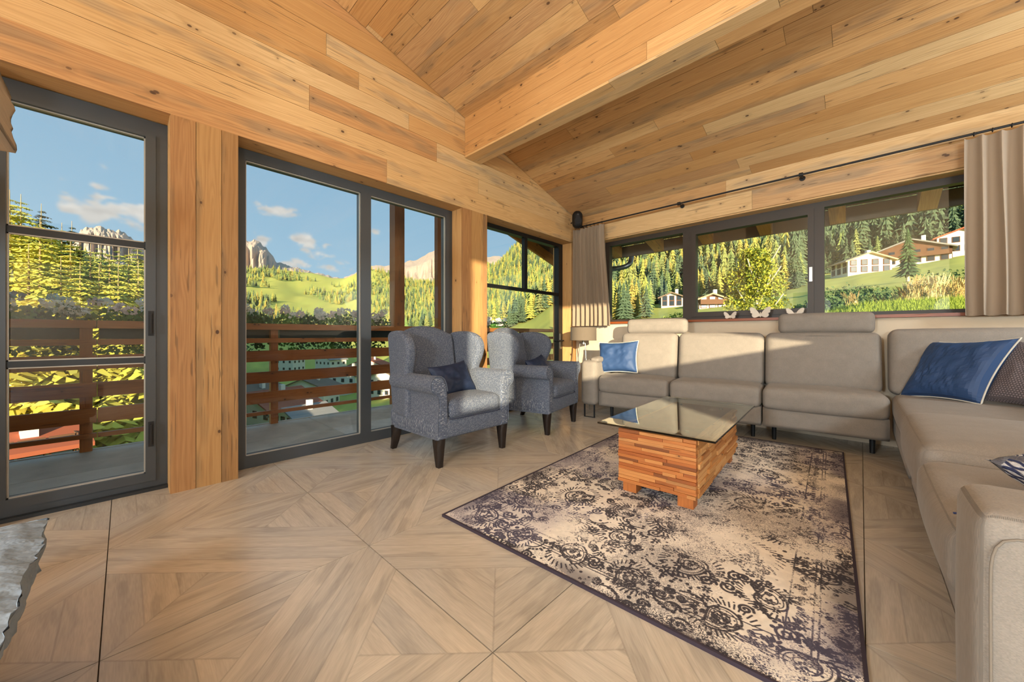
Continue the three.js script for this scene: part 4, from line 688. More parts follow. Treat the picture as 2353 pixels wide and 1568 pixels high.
// flowering plants in the troughs
const leafMats = [0x3c6a2c, 0x4d7a30, 0x2f5a2c, 0x5e8a3a].map((c) => std({ color: c, roughness: 0.7, side: THREE.DoubleSide }));
function leafCloud(R, n, pos, size) {                    // many small bent leaves in one geometry
  const V = [], q = new THREE.Quaternion(), e = new THREE.Euler(), a = new THREE.Vector3();
  for (let i = 0; i < n; i++) {
    const [x, y, z] = pos(i), s = size * (0.6 + 0.8 * R()); e.set(R() * 6.3, R() * 6.3, R() * 6.3); q.setFromEuler(e);
    const P = [[-0.5, 0, 0], [0, -0.32, 0.08], [0.5, 0, 0], [0, 0.32, 0.08]].map((p) => a.set(...p).multiplyScalar(s).applyQuaternion(q).toArray().map((v, k) => v + [x, y, z][k]));
    V.push(...P[0], ...P[1], ...P[3], ...P[1], ...P[2], ...P[3]);
  }
  const g = new THREE.BufferGeometry(); g.setAttribute('position', new THREE.Float32BufferAttribute(V, 3)); g.computeVertexNormals(); g.setAttribute('uv', new THREE.Float32BufferAttribute(new Float32Array(V.length / 3 * 2), 2)); return g;
}
{
  const white = std({ color: 0xf2ede6, roughness: 0.7, side: THREE.DoubleSide }), pink = std({ color: 0xe6d2d0, roughness: 0.7, side: THREE.DoubleSide });
  const spots = []; for (const [z0, z1] of [[-4.9, -3.5], [-2.55, -1.2], [-1.1, 0.15], [0.25, 1.5]]) for (let k = 0; k < 6; k++) spots.push(lerp(z0 + 0.12, z1 - 0.12, k / 5));
  spots.forEach((z, i) => {
    const R = rng(900 + i), p = thing('flowering_plant', 'leafy balcony plant with white blossoms growing from a trough', 'plant', [-4.83, 0.98, z], 0, 'flowering plants along the railing');
    const ball = (rx, ry, oy, n) => { const o = []; for (let k = 0; k < n; k++) { const t = R() * 6.28, c = 2 * R() - 1, q = Math.cbrt(R()); o.push([rx * q * Math.sqrt(1 - c * c) * Math.cos(t), oy + ry * q * c, 0.17 * q * Math.sqrt(1 - c * c) * Math.sin(t)]); } return o; };
    const L = ball(0.10, 0.10 + R() * 0.05, 0.10, 230), D = ball(0.05, 0.13, -0.12, 110).map(([x, y, zz]) => [x - 0.09, y, zz]);
    const A = L.concat(D); obj('foliage', leafCloud(R, A.length, (k) => A[k], 0.045), leafMats[i % 4], p);
    const n = 5 + Math.floor(R() * 5); for (let k = 0; k < n; k++) { const c = [(R() - 0.5) * 0.16, 0.15 + R() * 0.13, (R() - 0.5) * 0.30]; obj('blossom', leafCloud(R, 34, () => { const t = R() * 6.28, s = R() * 2 - 1, w = Math.sqrt(1 - s * s); return [c[0] + 0.04 * w * Math.cos(t), c[1] + 0.035 * s, c[2] + 0.04 * w * Math.sin(t)]; }, 0.036), R() < 0.7 ? white : pink, p); }
  });
}

// ---------------------------------------------------------------- land: valley in front, slope rising behind the house
const pxDeg = (p) => Math.atan((p - 1176.5) / FOCAL) * 180 / Math.PI;
// terrain heights in metres: one profile per compass bearing, sampled at these distances from the house
const PROFILE_RADII = [3, 6, 9, 12, 18, 28, 45, 70, 110, 170, 260, 400, 600, 900, 1400, 2000];
const PROFILE_HEIGHTS = [
  [-180, [-0.5, -0.5, -0.5, -0.6, -0.8, -1, -1, -1, -1, 0, 0, 0, 0, 0, 0, 0]],
  [-110, [-2.0, -2, -2, -2, -2.2, -2.5, -3, -3, -3, -2, 0, 0, 0, 0, 0, 0]],
  [-85, [-2.6, -2.7, -3, -3.4, -4, -5, -6, -5, 0, 10, 24, 40, 60, 80, 100, 120]],
  [pxDeg(20), [-2.6, -2.7, -3.0, -3.4, -4.5, -6.5, -9, -8, -1, 10, 25, 48, 72, 100, 140, 150]],
  [pxDeg(150), [-2.6, -2.7, -3.0, -3.4, -4.6, -6.8, -10, -10, -4, 6, 20, 44, 70, 100, 140, 150]],
  [pxDeg(330), [-2.6, -2.8, -3.1, -3.6, -4.8, -7.2, -11, -14, -14, -8, 3, 25, 55, 90, 140, 160]],
  [pxDeg(560), [-2.6, -2.8, -3.2, -3.8, -5, -7.5, -11.5, -16, -20, -22, -18, -8, 8, 50, 170, 300]],
  [pxDeg(620), [-2.6, -2.8, -3.2, -3.8, -5, -7.5, -11.5, -16, -20, -22, -20, -10, 5, 45, 160, 310]],
  [pxDeg(700), [-2.6, -2.8, -3.2, -3.8, -5, -7.5, -11.5, -16, -20, -23, -21, -12, 5, 40, 135, 303]],
  [pxDeg(780), [-2.6, -2.8, -3.2, -3.8, -5, -7.5, -11.5, -16, -20, -23, -21, -12, 5, 40, 120, 284]],
  [pxDeg(850), [-2.6, -2.8, -3.2, -3.8, -5, -7.5, -11, -15, -18, -20, -18, -8, 12, 60, 160, 345]],
  [pxDeg(1000), [-2.4, -2.8, -3.2, -3.8, -5, -7, -9.5, -12, -14, -14, -8, 5, 30, 90, 190, 260]],
  [pxDeg(1130), [-2.0, -2.4, -2.8, -3.2, -4, -5, -6.5, -7, -6, -2, 8, 28, 62, 130, 260, 330]],
  [pxDeg(1200), [-1.2, -1.6, -2.0, -2.4, -3, -3.4, -4, -4, -2, 4, 18, 48, 95, 190, 350, 460]],
  [pxDeg(1290), [-0.6, -0.8, -1.0, -1.2, -1.5, -1.6, -1.6, -1, 2, 12, 34, 80, 145, 260, 440, 600]],
  [pxDeg(1400), [-0.4, -0.4, -0.3, -0.2, -0.2, 0, 0.4, 2, 8, 22, 55, 118, 200, 320, 500, 700]],
  [pxDeg(1600), [-0.4, 0.2, 1.0, 0.8, 0.8, 1.0, 1.8, 4, 9, 22, 56, 125, 215, 340, 520, 720]],
  [pxDeg(1750), [-0.4, 0.6, 1.22, 1.1, 1.1, 1.4, 2.4, 5, 10, 20, 48, 110, 195, 320, 500, 700]],
  [pxDeg(1820), [-0.4, 0.7, 1.30, 1.2, 1.2, 1.6, 3.0, 6, 11.5, 21, 46, 105, 185, 300, 480, 680]],
  [pxDeg(1900), [-0.4, 0.8, 1.38, 1.2, 1.2, 1.8, 3.5, 7, 12.9, 22, 45, 98, 175, 290, 460, 650]],
  [pxDeg(2000), [-0.4, 0.9, 1.48, 1.2, 1.3, 2.0, 3.9, 7.6, 13.6, 23, 44, 92, 165, 275, 440, 620]],
  [pxDeg(2100), [-0.4, 0.95, 1.50, 1.2, 1.3, 2.1, 4.1, 8.0, 14.0, 24, 44, 90, 156, 260, 420, 600]],
  [pxDeg(2220), [-0.4, 1.0, 1.50, 1.2, 1.4, 2.2, 4.3, 8.3, 14.6, 25, 45, 88, 150, 250, 400, 560]],
  [62, [-0.4, 0.6, 1.4, 1.2, 1.4, 2.2, 4.3, 8.0, 14.0, 24, 44, 85, 140, 220, 330, 430]],
  [90, [-0.4, -0.4, -0.4, 0.2, 0.8, 1.2, 2.0, 3.0, 5.0, 8, 12, 18, 25, 30, 30, 30]],
  [125, [-0.5, -0.5, -0.5, -0.5, -0.5, -0.5, -0.5, -0.5, 0, 0, 0, 0, 0, 0, 0, 0]],
  [180, [-0.5, -0.5, -0.5, -0.6, -0.8, -1, -1, -1, -1, 0, 0, 0, 0, 0, 0, 0]],
];
function landY(deg, r) {
  let c = 0; while (c < PROFILE_HEIGHTS.length - 2 && PROFILE_HEIGHTS[c + 1][0] < deg) c++;
  let t = clamp((deg - PROFILE_HEIGHTS[c][0]) / (PROFILE_HEIGHTS[c + 1][0] - PROFILE_HEIGHTS[c][0])); t = t * t * (3 - 2 * t);
  let k = 0; while (k < PROFILE_RADII.length - 2 && PROFILE_RADII[k + 1] < r) k++;
  const s = clamp((r - PROFILE_RADII[k]) / (PROFILE_RADII[k + 1] - PROFILE_RADII[k])), at = (A) => lerp(A[k], A[k + 1], s);
  return lerp(at(PROFILE_HEIGHTS[c][1]), at(PROFILE_HEIGHTS[c + 1][1]), t);
}
const polar = (deg, r) => { const a = deg * Math.PI / 180, c = Math.cos(a), s = Math.sin(a); return [r * (FWD[0] * c + RGT[0] * s), r * (FWD[1] * c + RGT[1] * s)]; };
const ground = (deg, r) => { const [x, z] = polar(deg, r); if (x > -4.6 && x < 3.0 && z > -5.15 && z < 6.3) return [x, Math.min(-0.5, landY(deg, r)), z]; return [x, landY(deg, r) + (r > 15 ? (fbm(x * 0.02 + 50, z * 0.02 + 50, 0, 0, 4) - 0.5) * Math.min(r * 0.03, 14) : 0), z]; };
const onLand = (px, r) => ground(pxDeg(px), r);
function wooded(px, r, x, z) {                           // how wooded the land is, 0 to 1
  if (px < 520) return r > 100 ? 1 : 0;
  const n = fbm(x * 0.006 + 9, z * 0.006 - 4, 0, 0, 4);
  if (px < 860) return r > 520 ? smooth(0.50, 0.60, n) : 0;
  if (px < 1000) return r > 430 ? smooth(0.36, 0.46, n) : 0;
  if (px < 1330) return r > 200 ? 1 : 0;
  if (px < 1700) return r > 78 ? 1 : 0;
  if (px < 1840) return r > 105 ? 1 : 0;
  return r > 165 ? 1 : 0;
}
{
  const degs = []; for (let d = -180; d < -66; d += 4) degs.push(d); for (let d = -66; d < 66; d += 0.8) degs.push(d); for (let d = 66; d <= 180; d += 4) degs.push(d); degs.push(180);
  const rs = []; for (let i = 0; i <= 96; i++) rs.push(2.5 * Math.pow(2200 / 2.5, i / 96));
  const g = grid(degs.length - 1, rs.length - 1, (u, v) => ground(degs[Math.round(u * (degs.length - 1))], rs[Math.round(v * (rs.length - 1))]));
  const p = g.attributes.position, col = []; g.index.array.reverse();
  for (let i = 0; i < p.count; i++) {
    const x = p.getX(i), z = p.getZ(i);
    const n = fbm(x * 0.05 + 3, z * 0.05, 0, 0, 4), m = fbm(x * 0.9, z * 0.9, 0, 0, 3);
    let c = [lerp(0.38, 0.56, n), lerp(0.43, 0.52, n), lerp(0.075, 0.09, n)]; c = c.map((q) => q * (0.75 + 0.5 * m));
    col.push(...c);
  }
  g.setAttribute('color', new THREE.Float32BufferAttribute(col, 3)); g.computeVertexNormals();
  const land = thing('hillside', 'green valley meadows and slopes around the house', 'hillside', [0, 0, 0], 0, undefined, 'structure');
  obj('grassland', g, std({ vertexColors: true, roughness: 1 }), land);
}
// distant rock mountains
const M_ROCK = std({ color: 0xb8a594, roughness: 1, flatShading: true });
function mountain(name, label, sky, r0, r1, baseFrac, seed) {
  const N = 150, Mv = 46, p0 = sky[0][0], p1 = sky[sky.length - 1][0];
  const yAt = (px) => { let k = 0; while (k < sky.length - 2 && sky[k + 1][0] < px) k++; const t = clamp((px - sky[k][0]) / (sky[k + 1][0] - sky[k][0])); return lerp(sky[k][1], sky[k + 1][1], t); };
  const g = grid(N, Mv, (u, v) => {
    const px = lerp(p0, p1, u), [x, z, c] = bearing(px, 1), top = 0.94 + r1 * c * (770 - yAt(px)) / FOCAL;
    const r = v < 0.7 ? lerp(r0, r1, v / 0.7) : lerp(r1, r1 * 1.3, (v - 0.7) / 0.3);
    const s = v < 0.7 ? v / 0.7 : 1 - (v - 0.7) / 0.3 * 0.7, rid = 1 - Math.abs(2 * fbm(u * 22 + seed, v * 3 + seed, 0, 0, 4) - 1);
    const shape = v < 0.7 ? lerp(baseFrac, 1, Math.pow(s, 1.1) * 0.75 + 0.25 * smooth(0.35, 0.75, s + 0.35 * (rid - 0.6))) : s;
    const y = top * shape * (1 + 0.05 * (rid - 0.6) * s); return [x * r, y, z * r];
  });
  g.index.array.reverse();
  g.computeVertexNormals();
  const t = thing(name, label, 'mountain', [0, 0, 0]); obj('rock_face', g, M_ROCK, t);
}
mountain('rock_mountain', 'pale rock summit beyond the sunlit larches', [[100, 640], [170, 560], [186, 530], [205, 524], [228, 523], [252, 527], [282, 533], [300, 548], [320, 566], [360, 590], [430, 610]], 2300, 3600, 0.4, 3);
mountain('rock_mountain', 'domed pale rock summit under a cloud bank', [[430, 612], [500, 596], [545, 566], [562, 557], [588, 553], [608, 567], [624, 586], [634, 602], [668, 613], [716, 626], [780, 640]], 2300, 3600, 0.4, 11);
mountain('rock_mountain', 'long wall of pinkish rock cliffs behind the balcony post', [[790, 640], [846, 616], [866, 612], [890, 613], [920, 606], [942, 601], [962, 596], [985, 584], [1006, 577], [1040, 580], [1080, 570], [1118, 588], [1150, 592], [1190, 596], [1240, 612], [1300, 640]], 2300, 3400, 0.35, 19);

// ---------------------------------------------------------------- trees
function conifer(R, H, tiers, seg, ragged) {              // tiered spruce as one geometry, unit colours by material
  const V = []; const tri = (...a) => V.push(...a);
  for (let t = 0; t < tiers; t++) {
    const f = t / tiers, y0 = H * (0.10 + 0.86 * f), y1 = y0 + H * (1.55 / tiers) * (1.1 - 0.2 * f), r = H * 0.17 * Math.pow(1 - f, 0.85) + H * 0.012, off = R() * 6.28;
    for (let k = 0; k < seg; k++) {
      const a = off + k / seg * 6.283, b = off + (k + 0.5) / seg * 6.283, c = off + (k + 1) / seg * 6.283, q = r * (1 - ragged + 2 * ragged * R()), d = y0 - H * 0.02 * R();
      tri(0, y1, 0, r * 0.62 * Math.cos(c), y0 + H * 0.018, r * 0.62 * Math.sin(c), q * Math.cos(b), d, q * Math.sin(b)); tri(0, y1, 0, q * Math.cos(b), d, q * Math.sin(b), r * 0.62 * Math.cos(a), y0 + H * 0.018, r * 0.62 * Math.sin(a));
    }
  }
  const g = new THREE.BufferGeometry(); g.setAttribute('position', new THREE.Float32BufferAttribute(V, 3)); g.computeVertexNormals(); g.setAttribute('uv', new THREE.Float32BufferAttribute(new Float32Array(V.length / 3 * 2), 2)); return g;
}
{
  // the woods on the slopes: far too many trees to count
  const R = rng(6060), protos = [conifer(rng(1), 1, 12, 9, 0.4), conifer(rng(2), 1, 10, 8, 0.45), conifer(rng(3), 1, 14, 9, 0.38)];
  const lists = [[], [], []], m = new THREE.Matrix4(), q = new THREE.Quaternion(), up = new THREE.Vector3(0, 1, 0);
  let tries = 0, made = 0;
  while (made < 34000 && tries++ < 200000) {
    const px = -120 + R() * 2620, r = Math.exp(lerp(Math.log(76), Math.log(1900), Math.pow(R(), 0.75))), [x, y, z] = onLand(px, r);
    if (R() > wooded(px, r, x, z)) continue;
    if (px > 1880 && r < 190 && R() < 0.5) continue;
    if ((Math.abs(px - 1545) < 52 && r < 112) || (Math.abs(px - 1630) < 50 && r < 98)) continue;
    const h = (11 + R() * 9) * (r > 900 ? 1.3 : 1) * (r < 120 ? 0.5 : r < 170 ? 0.72 : 1); made++;
    m.compose(new THREE.Vector3(x, y - 0.5, z), q.setFromAxisAngle(up, R() * 6.28), new THREE.Vector3(h * (0.85 + R() * 0.4), h, h * (0.85 + R() * 0.4)));
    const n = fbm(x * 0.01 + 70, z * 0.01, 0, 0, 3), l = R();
    const shadeTint = px + 240 * (n - 0.5) > 1830 ? 0.8 : 0;              // shade and haze of the right-hand slope put into darker tree colours
    const c = l * (1 - shadeTint) + shadeTint < 0.30 + 0.4 * (n - 0.4) ? [0.30 + 0.10 * R(), 0.29 + 0.06 * R(), 0.07]   : l * (1 - shadeTint) + shadeTint * 0.9 < 0.75 ? [0.17 + 0.06 * R(), 0.22 + 0.05 * R(), 0.075] : [0.08, 0.125, 0.065];
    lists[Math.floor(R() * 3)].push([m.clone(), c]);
  }
  const w = thing('mountain_forest', 'dense conifer forest covering the slopes around the valley', 'forest', [0, 0, 0], 0, undefined, 'stuff');
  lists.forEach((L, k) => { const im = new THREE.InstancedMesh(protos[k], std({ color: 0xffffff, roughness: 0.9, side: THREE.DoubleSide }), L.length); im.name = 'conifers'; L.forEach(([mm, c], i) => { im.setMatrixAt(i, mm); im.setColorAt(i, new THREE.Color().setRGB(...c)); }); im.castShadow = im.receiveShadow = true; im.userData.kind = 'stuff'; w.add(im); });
}
function larch(seed, H) {
  const R = rng(seed), g = new THREE.Group(), V = [], a = new THREE.Vector3();
  const levels = 34; for (let l = 0; l < levels; l++) {
    const f = l / levels, y = H * (0.12 + 0.86 * f), n = 7, L = H * 0.22 * Math.pow(1 - f, 0.75) + 0.3;
    for (let k = 0; k < n; k++) {
      const t = R() * 6.283, len = L * (0.6 + 0.6 * R()), c = Math.cos(t), s = Math.sin(t), w = len * 0.40, segs = 4;
      for (let i = 0; i < segs; i++) {
        const p = (u, side) => { const d = len * u, drop = -0.28 * len * u * u + 0.05 * len * u, ww = w * Math.sin(Math.PI * Math.min(1, u * 0.9 + 0.08)) * (0.7 + 0.6 * hash2(l * 50 + k * 7 + Math.round(u * 10), seed)); return [c * d - s * ww * side, y + drop - Math.abs(side) * ww * 0.45, s * d + c * ww * side]; };
        const u0 = i / segs, u1 = (i + 0.85) / segs; for (const sd of [-1, 1]) { const A = p(u0, 0), B = p(u1, 0), C = p(u1, sd), D = p(u0 + 0.12, sd); V.push(...A, ...B, ...C, ...A, ...C, ...D); }
      }
    }
  }
  const fg = new THREE.BufferGeometry(); fg.setAttribute('position', new THREE.Float32BufferAttribute(V, 3)); fg.computeVertexNormals(); fg.setAttribute('uv', new THREE.Float32BufferAttribute(new Float32Array(V.length / 3 * 2), 2));
  return { foliage: fg, trunk: new THREE.CylinderGeometry(0.02, H * 0.016, H, 8).translate(0, H / 2, 0) };
}
{
  const protos = [larch(5, 20), larch(6, 20), larch(7, 20)], bark = std({ color: 0xb59a72, roughness: 0.95 });
  const tones = [0xd0c850, 0xdccf58, 0xbfc050, 0xa8b04c, 0x8ca24a].map((c) => std({ color: c, roughness: 0.85, side: THREE.DoubleSide }));
  const dark = std({ color: 0x3b4f30, roughness: 0.9, side: THREE.DoubleSide });
  const R = rng(717);
  // [pixel bearing, distance, height, tone]
  // the crowns make one ragged skyline that falls from the left towards the valley: [bearing, distance, crown top, tone]
  [[-60, 78, 420, 0], [-15, 62, 432, 1], [22, 74, 436, 0], [48, 88, 446, 2], [66, 50, 560, 1], [95, 95, 468, -1], [92, 60, 500, 0], [118, 66, 530, 0], [142, 84, 512, 3], [140, 52, 590, 1], [162, 64, 545, 1], [165, 104, 508, -1], [186, 92, 552, 2], [184, 56, 600, 0], [208, 66, 560, 0], [232, 92, 556, 3], [228, 54, 606, 1], [252, 64, 566, 1], [274, 88, 560, 2], [272, 52, 604, 0], [296, 66, 566, 0], [316, 94, 556, 3], [318, 56, 598, 1], [338, 72, 568, 1], [12, 100, 450, -1], [366, 84, 580, 2], [400, 90, 590, 3], [440, 100, 600, 2]].map(([px, r, y, tone]) => { const c = Math.cos(pxDeg(px) * Math.PI / 180); return [px, r, 0.94 + r * c * (770 - y) / FOCAL - onLand(px, r)[1], tone]; }).forEach(([px, r, h, tone], i) => {
    const t = thing(tone < 0 ? 'spruce_tree' : 'larch_tree', tone < 0 ? 'dark spruce standing among the sunlit larches' : 'sunlit yellow-green larch on the slope beyond the balcony', 'tree', onLand(px, r), R() * 6.28, tone < 0 ? 'dark spruces among the larches' : 'sunlit larches beyond the balcony');
    const P = protos[i % 3]; t.scale.setScalar(h / 20); t.scale.x *= 0.9 + 0.25 * R();
    obj('foliage', P.foliage, tone < 0 ? dark : tones[tone], t); obj('trunk', P.trunk, bark, t);
  });
}
// garden tree, shrubs, conifer and dry grass behind the house
{
  const R = rng(333), p = onLand(1742, 14), t = thing('garden_tree', 'small leafy yellow-green tree outside the middle pane of the long window', 'tree', [p[0], 0.9, p[2]]);
  const blobs = []; for (let i = 0; i < 46; i++) { const a = R() * 6.28, h = R(); blobs.push([Math.cos(a) * (1.15 - 0.7 * h) * Math.sqrt(R()), 0.55 + 2.15 * h, Math.sin(a) * (1.15 - 0.7 * h) * Math.sqrt(R()), 0.22 + R() * 0.16]); }
  const parts = [[0, 0xb2ac36, 2600], [1, 0x93992f, 2600], [2, 0x6f8230, 1800]];
  for (const [k, c, n] of parts) { const f = obj('foliage', leafCloud(R, n, () => { const b = blobs[Math.floor(R() * blobs.length)], a = R() * 6.28, s = 2 * R() - 1, w = Math.sqrt(1 - s * s), q = b[3] * Math.cbrt(R()); return [b[0] + q * w * Math.cos(a), b[1] + q * s, b[2] + q * w * Math.sin(a)]; }, 0.085), std({ color: c, roughness: 0.7, side: THREE.DoubleSide }), t); f.userData.kind = 'stuff'; }
  const bark = std({ color: 0xcbbfa8, roughness: 0.9 });
  obj('trunk', tube([[0, -0.3, 0], [0.02, 0.5, 0.01], [-0.03, 1.2, 0.02], [0.02, 2.2, 0]], 0.045, 16, 8), bark, t);
  for (let k = 0; k < 9; k++) { const a = k * 2.4, y = 0.4 + k * 0.18; obj('branch', tube([[0, y, 0], [0.3 * Math.cos(a), y + 0.35, 0.3 * Math.sin(a)], [0.65 * Math.cos(a), y + 0.9, 0.65 * Math.sin(a)]], 0.018, 10, 6), bark, t); }
  [[1890, 15, 0.6, 0.55], [1925, 17, 0.9, 0.75], [1965, 18, 1.0, 0.8], [2010, 19, 0.9, 0.7], [2160, 24, 1.2, 0.95], [2210, 26, 1.3, 1.0], [1600, 16, 0.8, 0.5], [1560, 18, 1.0, 0.65], [1640, 17, 0.7, 0.45], [1840, 16, 0.5, 0.4]].forEach(([px, r, w, h], i) => {
    const q = onLand(px, r), RR = rng(50 + i), s = thing('shrub', px > 1880 ? 'dark bushy shrub at the foot of the meadow' : 'green shrub below the garden tree', 'shrub', [q[0], q[1], q[2]], 0, px > 1880 ? 'shrubs along the meadow' : 'shrubs by the garden tree');
    obj('foliage', leafCloud(RR, 1100, () => { const a = RR() * 6.28, sn = 2 * RR() - 1, ww = Math.sqrt(1 - sn * sn), k = Math.cbrt(0.4 + 0.6 * RR()) * (0.8 + 0.35 * vnoise(a * 2, sn * 3 + i)); return [w * k * ww * Math.cos(a), h * 0.75 + h * k * sn, w * k * ww * Math.sin(a)]; }, 0.11), std({ color: px > 1880 ? 0x4d6436 : [0x6f8a34, 0x88983a, 0x54752f][i % 3], roughness: 0.8, side: THREE.DoubleSide }), s).userData.kind = 'stuff';
    obj('stem', tube([[0, -0.1, 0], [0.03, h * 0.5, 0], [0, h, 0]], 0.03, 6, 6), bark, s);
  });
  const cg = conifer(rng(9), 1, 14, 12, 0.35), cp = onLand(2086, 62), cn = thing('spruce_tree', 'dark spruce standing alone on the meadow below the farmhouses', 'tree', cp); cn.scale.setScalar(6.2); obj('foliage', cg, std({ color: 0x3f5a34, roughness: 0.9, side: THREE.DoubleSide }), cn); obj('trunk', new THREE.CylinderGeometry(0.01, 0.025, 0.5, 8).translate(0, 0.25, 0), bark, cn);
  const straw = [0xd9bd7c, 0xcaa864, 0xe4cf9a].map((c) => std({ color: c, roughness: 0.9, side: THREE.DoubleSide }));
  for (let k = 0; k < 24; k++) {
    const px = k < 2 ? 1960 + k * 60 : 2028 + (k - 2) * 9.5 + R() * 6, r = 8.9 + R() * 1.3, q = onLand(px, r), V = [], RR = rng(600 + k), H = 0.26 + 0.16 * smooth(2020, 2120, px) + R() * 0.08;
    for (let b = 0; b < 22; b++) { const a = RR() * 6.28, s = 0.09 * Math.sqrt(RR()), x = s * Math.cos(a), z = s * Math.sin(a), h = H * (0.65 + 0.4 * RR()), lx = (RR() - 0.25) * 0.16, lz = (RR() - 0.5) * 0.14, w = 0.0035; V.push(x - w, 0, z, x + w, 0, z, x + lx * 0.45, h * 0.7, z + lz * 0.45); const hx = x + lx * 0.45, hz = z + lz * 0.45, tx = x + lx, tz = z + lz; for (let e = 0; e < 5; e++) { const t0 = e / 5, ww = 0.011 * Math.sin(Math.PI * (t0 * 0.8 + 0.15)); const X = lerp(hx, tx, t0), Y = lerp(h * 0.66, h, t0), Z = lerp(hz, tz, t0), X2 = lerp(hx, tx, t0 + 0.24), Y2 = lerp(h * 0.66, h, t0 + 0.24), Z2b = lerp(hz, tz, t0 + 0.24); V.push(X - ww, Y, Z, X + ww, Y, Z + ww, X2, Y2, Z2b, X, Y, Z - ww, X + ww * 0.5, Y, Z + ww, X2, Y2, Z2b); } }
    const g = new THREE.BufferGeometry(); g.setAttribute('position', new THREE.Float32BufferAttribute(V, 3)); g.computeVertexNormals(); g.setAttribute('uv', new THREE.Float32BufferAttribute(new Float32Array(V.length / 3 * 2), 2));
    const t2 = thing('dry_grass_tuft', 'tuft of tall straw-coloured grass on the bank behind the house', 'grass tuft', [q[0], q[1] - 0.02, q[2]], R() * 6.28, 'dry grass on the bank'); obj('blades', g, straw[k % 3], t2);
  }
  // short grass on the near bank
  const V = []; for (let k = 0; k < 26000; k++) { const px = 1580 + R() * 800, r = 6.2 + R() * 4.2, q = onLand(px, r), h = 0.03 + R() * 0.07, a = R() * 6.28, w = 0.006; V.push(q[0] - w * Math.cos(a), q[1] - 0.01, q[2] - w * Math.sin(a), q[0] + w * Math.cos(a), q[1] - 0.01, q[2] + w * Math.sin(a), q[0] + (R() - 0.5) * 0.05, q[1] + h, q[2] + (R() - 0.5) * 0.05); }
  const g = new THREE.BufferGeometry(); g.setAttribute('position', new THREE.Float32BufferAttribute(V, 3)); g.computeVertexNormals(); g.setAttribute('uv', new THREE.Float32BufferAttribute(new Float32Array(V.length / 3 * 2), 2));
  const lawn = obj('bank_grass', g, std({ color: 0x8fa03a, roughness: 0.9, side: THREE.DoubleSide })); tag(lawn, 'short green grass on the bank behind the house', 'grass', undefined, 'stuff');
}

// ---------------------------------------------------------------- houses in the valley and on the meadow
const H_WHITE = std({ color: 0xe9e2d6, roughness: 0.9 }), H_WOOD = std({ color: 0x6b4a33, roughness: 0.85 }), H_GLASS = std({ color: 0x39424a, roughness: 0.2, metalness: 0.2 }), H_ROOF = { brown: std({ color: 0x7d6a57, roughness: 0.85 }), red: std({ color: 0xa4573a, roughness: 0.85 }), grey: std({ color: 0x8d8a86, roughness: 0.8 }), tan: std({ color: 0xb79c7c, roughness: 0.85 }) };
function house(name, label, pos, turn, w, d, h, roof, { upper = false, floors = 2, bays = 4, group } = {}) {
  const t = thing(name, label, 'house', pos, turn, group);
  const rh = w * 0.2;
  obj('wall', bx(-w / 2, w / 2, -3, upper ? h * 0.5 : h, -d / 2, d / 2), H_WHITE, t);
  if (upper) obj('timber_storey', bx(-w / 2 - 0.05, w / 2 + 0.05, h * 0.5, h, -d / 2 - 0.05, d / 2 + 0.05), H_WOOD, t);
  obj('gable', prism([[-w / 2, h], [w / 2, h], [0, h + rh]], d).translate(0, 0, -d / 2), upper ? H_WOOD : H_WHITE, t);
  const o = 0.8, k = rh / (w / 2), r = obj('roof', prism([[-w / 2 - o, h - o * k], [0, h + rh], [w / 2 + o, h - o * k], [w / 2 + o, h - o * k + 0.3], [0, h + rh + 0.3], [-w / 2 - o, h - o * k + 0.3]], d + 2 * o).translate(0, 0, -d / 2 - o), roof, t);
  obj('chimney', bx(w * 0.14, w * 0.14 + 0.7, h + rh * 0.4, h + rh + 1.2, -0.4, 0.4), H_WHITE, r);
  for (let f = 0; f < floors; f++) for (let b = 0; b < bays; b++) for (const s of [1, -1]) { const x = lerp(-w / 2, w / 2, (b + 0.5) / bays), y = h * (f + 0.32) / floors; const fr = obj('window', bx(x - 0.6, x + 0.6, y, y + 1.3, s > 0 ? d / 2 : -d / 2 - 0.1, s > 0 ? d / 2 + 0.1 : -d / 2), H_WOOD, t); obj('pane', bx(x - 0.48, x + 0.48, y + 0.12, y + 1.18, s > 0 ? d / 2 + 0.1 : -d / 2 - 0.14, s > 0 ? d / 2 + 0.14 : -d / 2 - 0.1), H_GLASS, fr); }
  for (let f = 0; f < floors; f++) for (let b = 0; b < 3; b++) for (const s of [1, -1]) { const z = lerp(-d / 2, d / 2, (b + 0.5) / 3), y = h * (f + 0.32) / floors; const fr = obj('window', bx(s > 0 ? w / 2 : -w / 2 - 0.1, s > 0 ? w / 2 + 0.1 : -w / 2, y, y + 1.3, z - 0.6, z + 0.6), H_WOOD, t); obj('pane', bx(s > 0 ? w / 2 + 0.1 : -w / 2 - 0.14, s > 0 ? w / 2 + 0.14 : -w / 2 - 0.1, y + 0.12, y + 1.18, z - 0.48, z + 0.48), H_GLASS, fr); }
  if (upper) obj('balcony', bx(-w / 2, w / 2, h * 0.5, h * 0.5 + 1, d / 2, d / 2 + 1.1), H_WOOD, t);
  return t;
}
const HY = -YAW;
const at = (px, r, dy = 0) => { const p = onLand(px, r); return [p[0], p[1] + dy, p[2]]; };
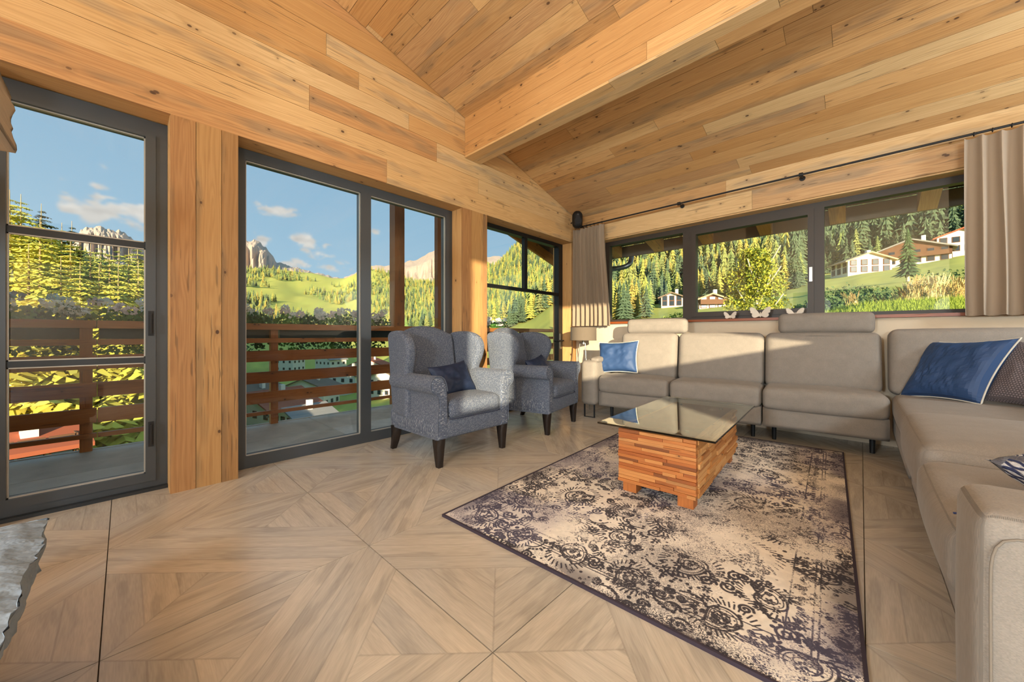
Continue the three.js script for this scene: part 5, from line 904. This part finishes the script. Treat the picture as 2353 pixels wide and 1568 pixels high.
house('farmhouse', 'white farmhouse with a shallow brown roof at the top of the meadow', at(1976, 116, -0.6), 0.5, 8, 6.5, 3.0, H_ROOF.tan, { bays: 4 });
house('farmhouse', 'long timber-clad farmhouse with a grey roof on the meadow', at(2092, 126, -0.6), -0.05, 12, 6, 3.3, H_ROOF.grey, { upper: true, bays: 6 });
house('farmhouse', 'white farmhouse with a reddish gable roof beside the curtain', at(2200, 132, 0), 0.1, 7.5, 6.5, 3.9, H_ROOF.red, { bays: 4 });
house('farmhouse', 'white chalet glimpsed between the spruces behind the sofa headrest', at(1545, 104, -0.3), 0.3, 5, 4.5, 2.6, H_ROOF.brown, { bays: 3 });
house('farmhouse', 'chalet with a broad tan roof beside the garden tree', at(1630, 88, -0.6), 0.5, 4.8, 4.5, 2.2, H_ROOF.tan, { upper: true, bays: 3 });
[[75, 62, 13, 10, 6, 'tan', 0.9, 'white house with a wide tan roof directly below the balcony door'], [62, 44, 4.4, 4, 1.8, 'red', 0.2, 'low house with a red roof just below the balcony door'], [250, 120, 12, 9, 6, 'grey', 0.4, 'white house with a grey roof beyond the balcony door railing'],
  [580, 92, 14, 9, 6, 'brown', 0.6, 'white house with a brown roof seen through the railing by the pier'], [632, 84, 13, 9, 5, 'red', 0.3, 'house with a long red roof seen through the railing'], [716, 130, 13, 9, 6, 'brown', 0.7, 'white house among the lawns in the valley'], [700, 72, 8, 6, 3.2, 'grey', 0.2, 'small white house with a grey roof low in the valley'],
  [800, 150, 14, 10, 7, 'brown', 0.5, 'tall white house on the valley floor'], [850, 170, 13, 10, 7, 'red', 0.8, 'white house with a red roof near the mullion'], [900, 120, 11, 8, 6, 'brown', 0.4, 'white house seen beside the armchair'], [760, 240, 15, 10, 8, 'grey', 0.2, 'far white house under the wooded slope'], [660, 260, 16, 10, 8, 'brown', 0.6, 'far white guesthouse across the valley']].forEach(([px, r, w, d, h, rf, tn, label]) => house('valley_house', label, at(px, r, 0), tn, w, d, h, H_ROOF[rf], { bays: 4, group: 'houses in the valley' }));
renderer.render(scene, camera);
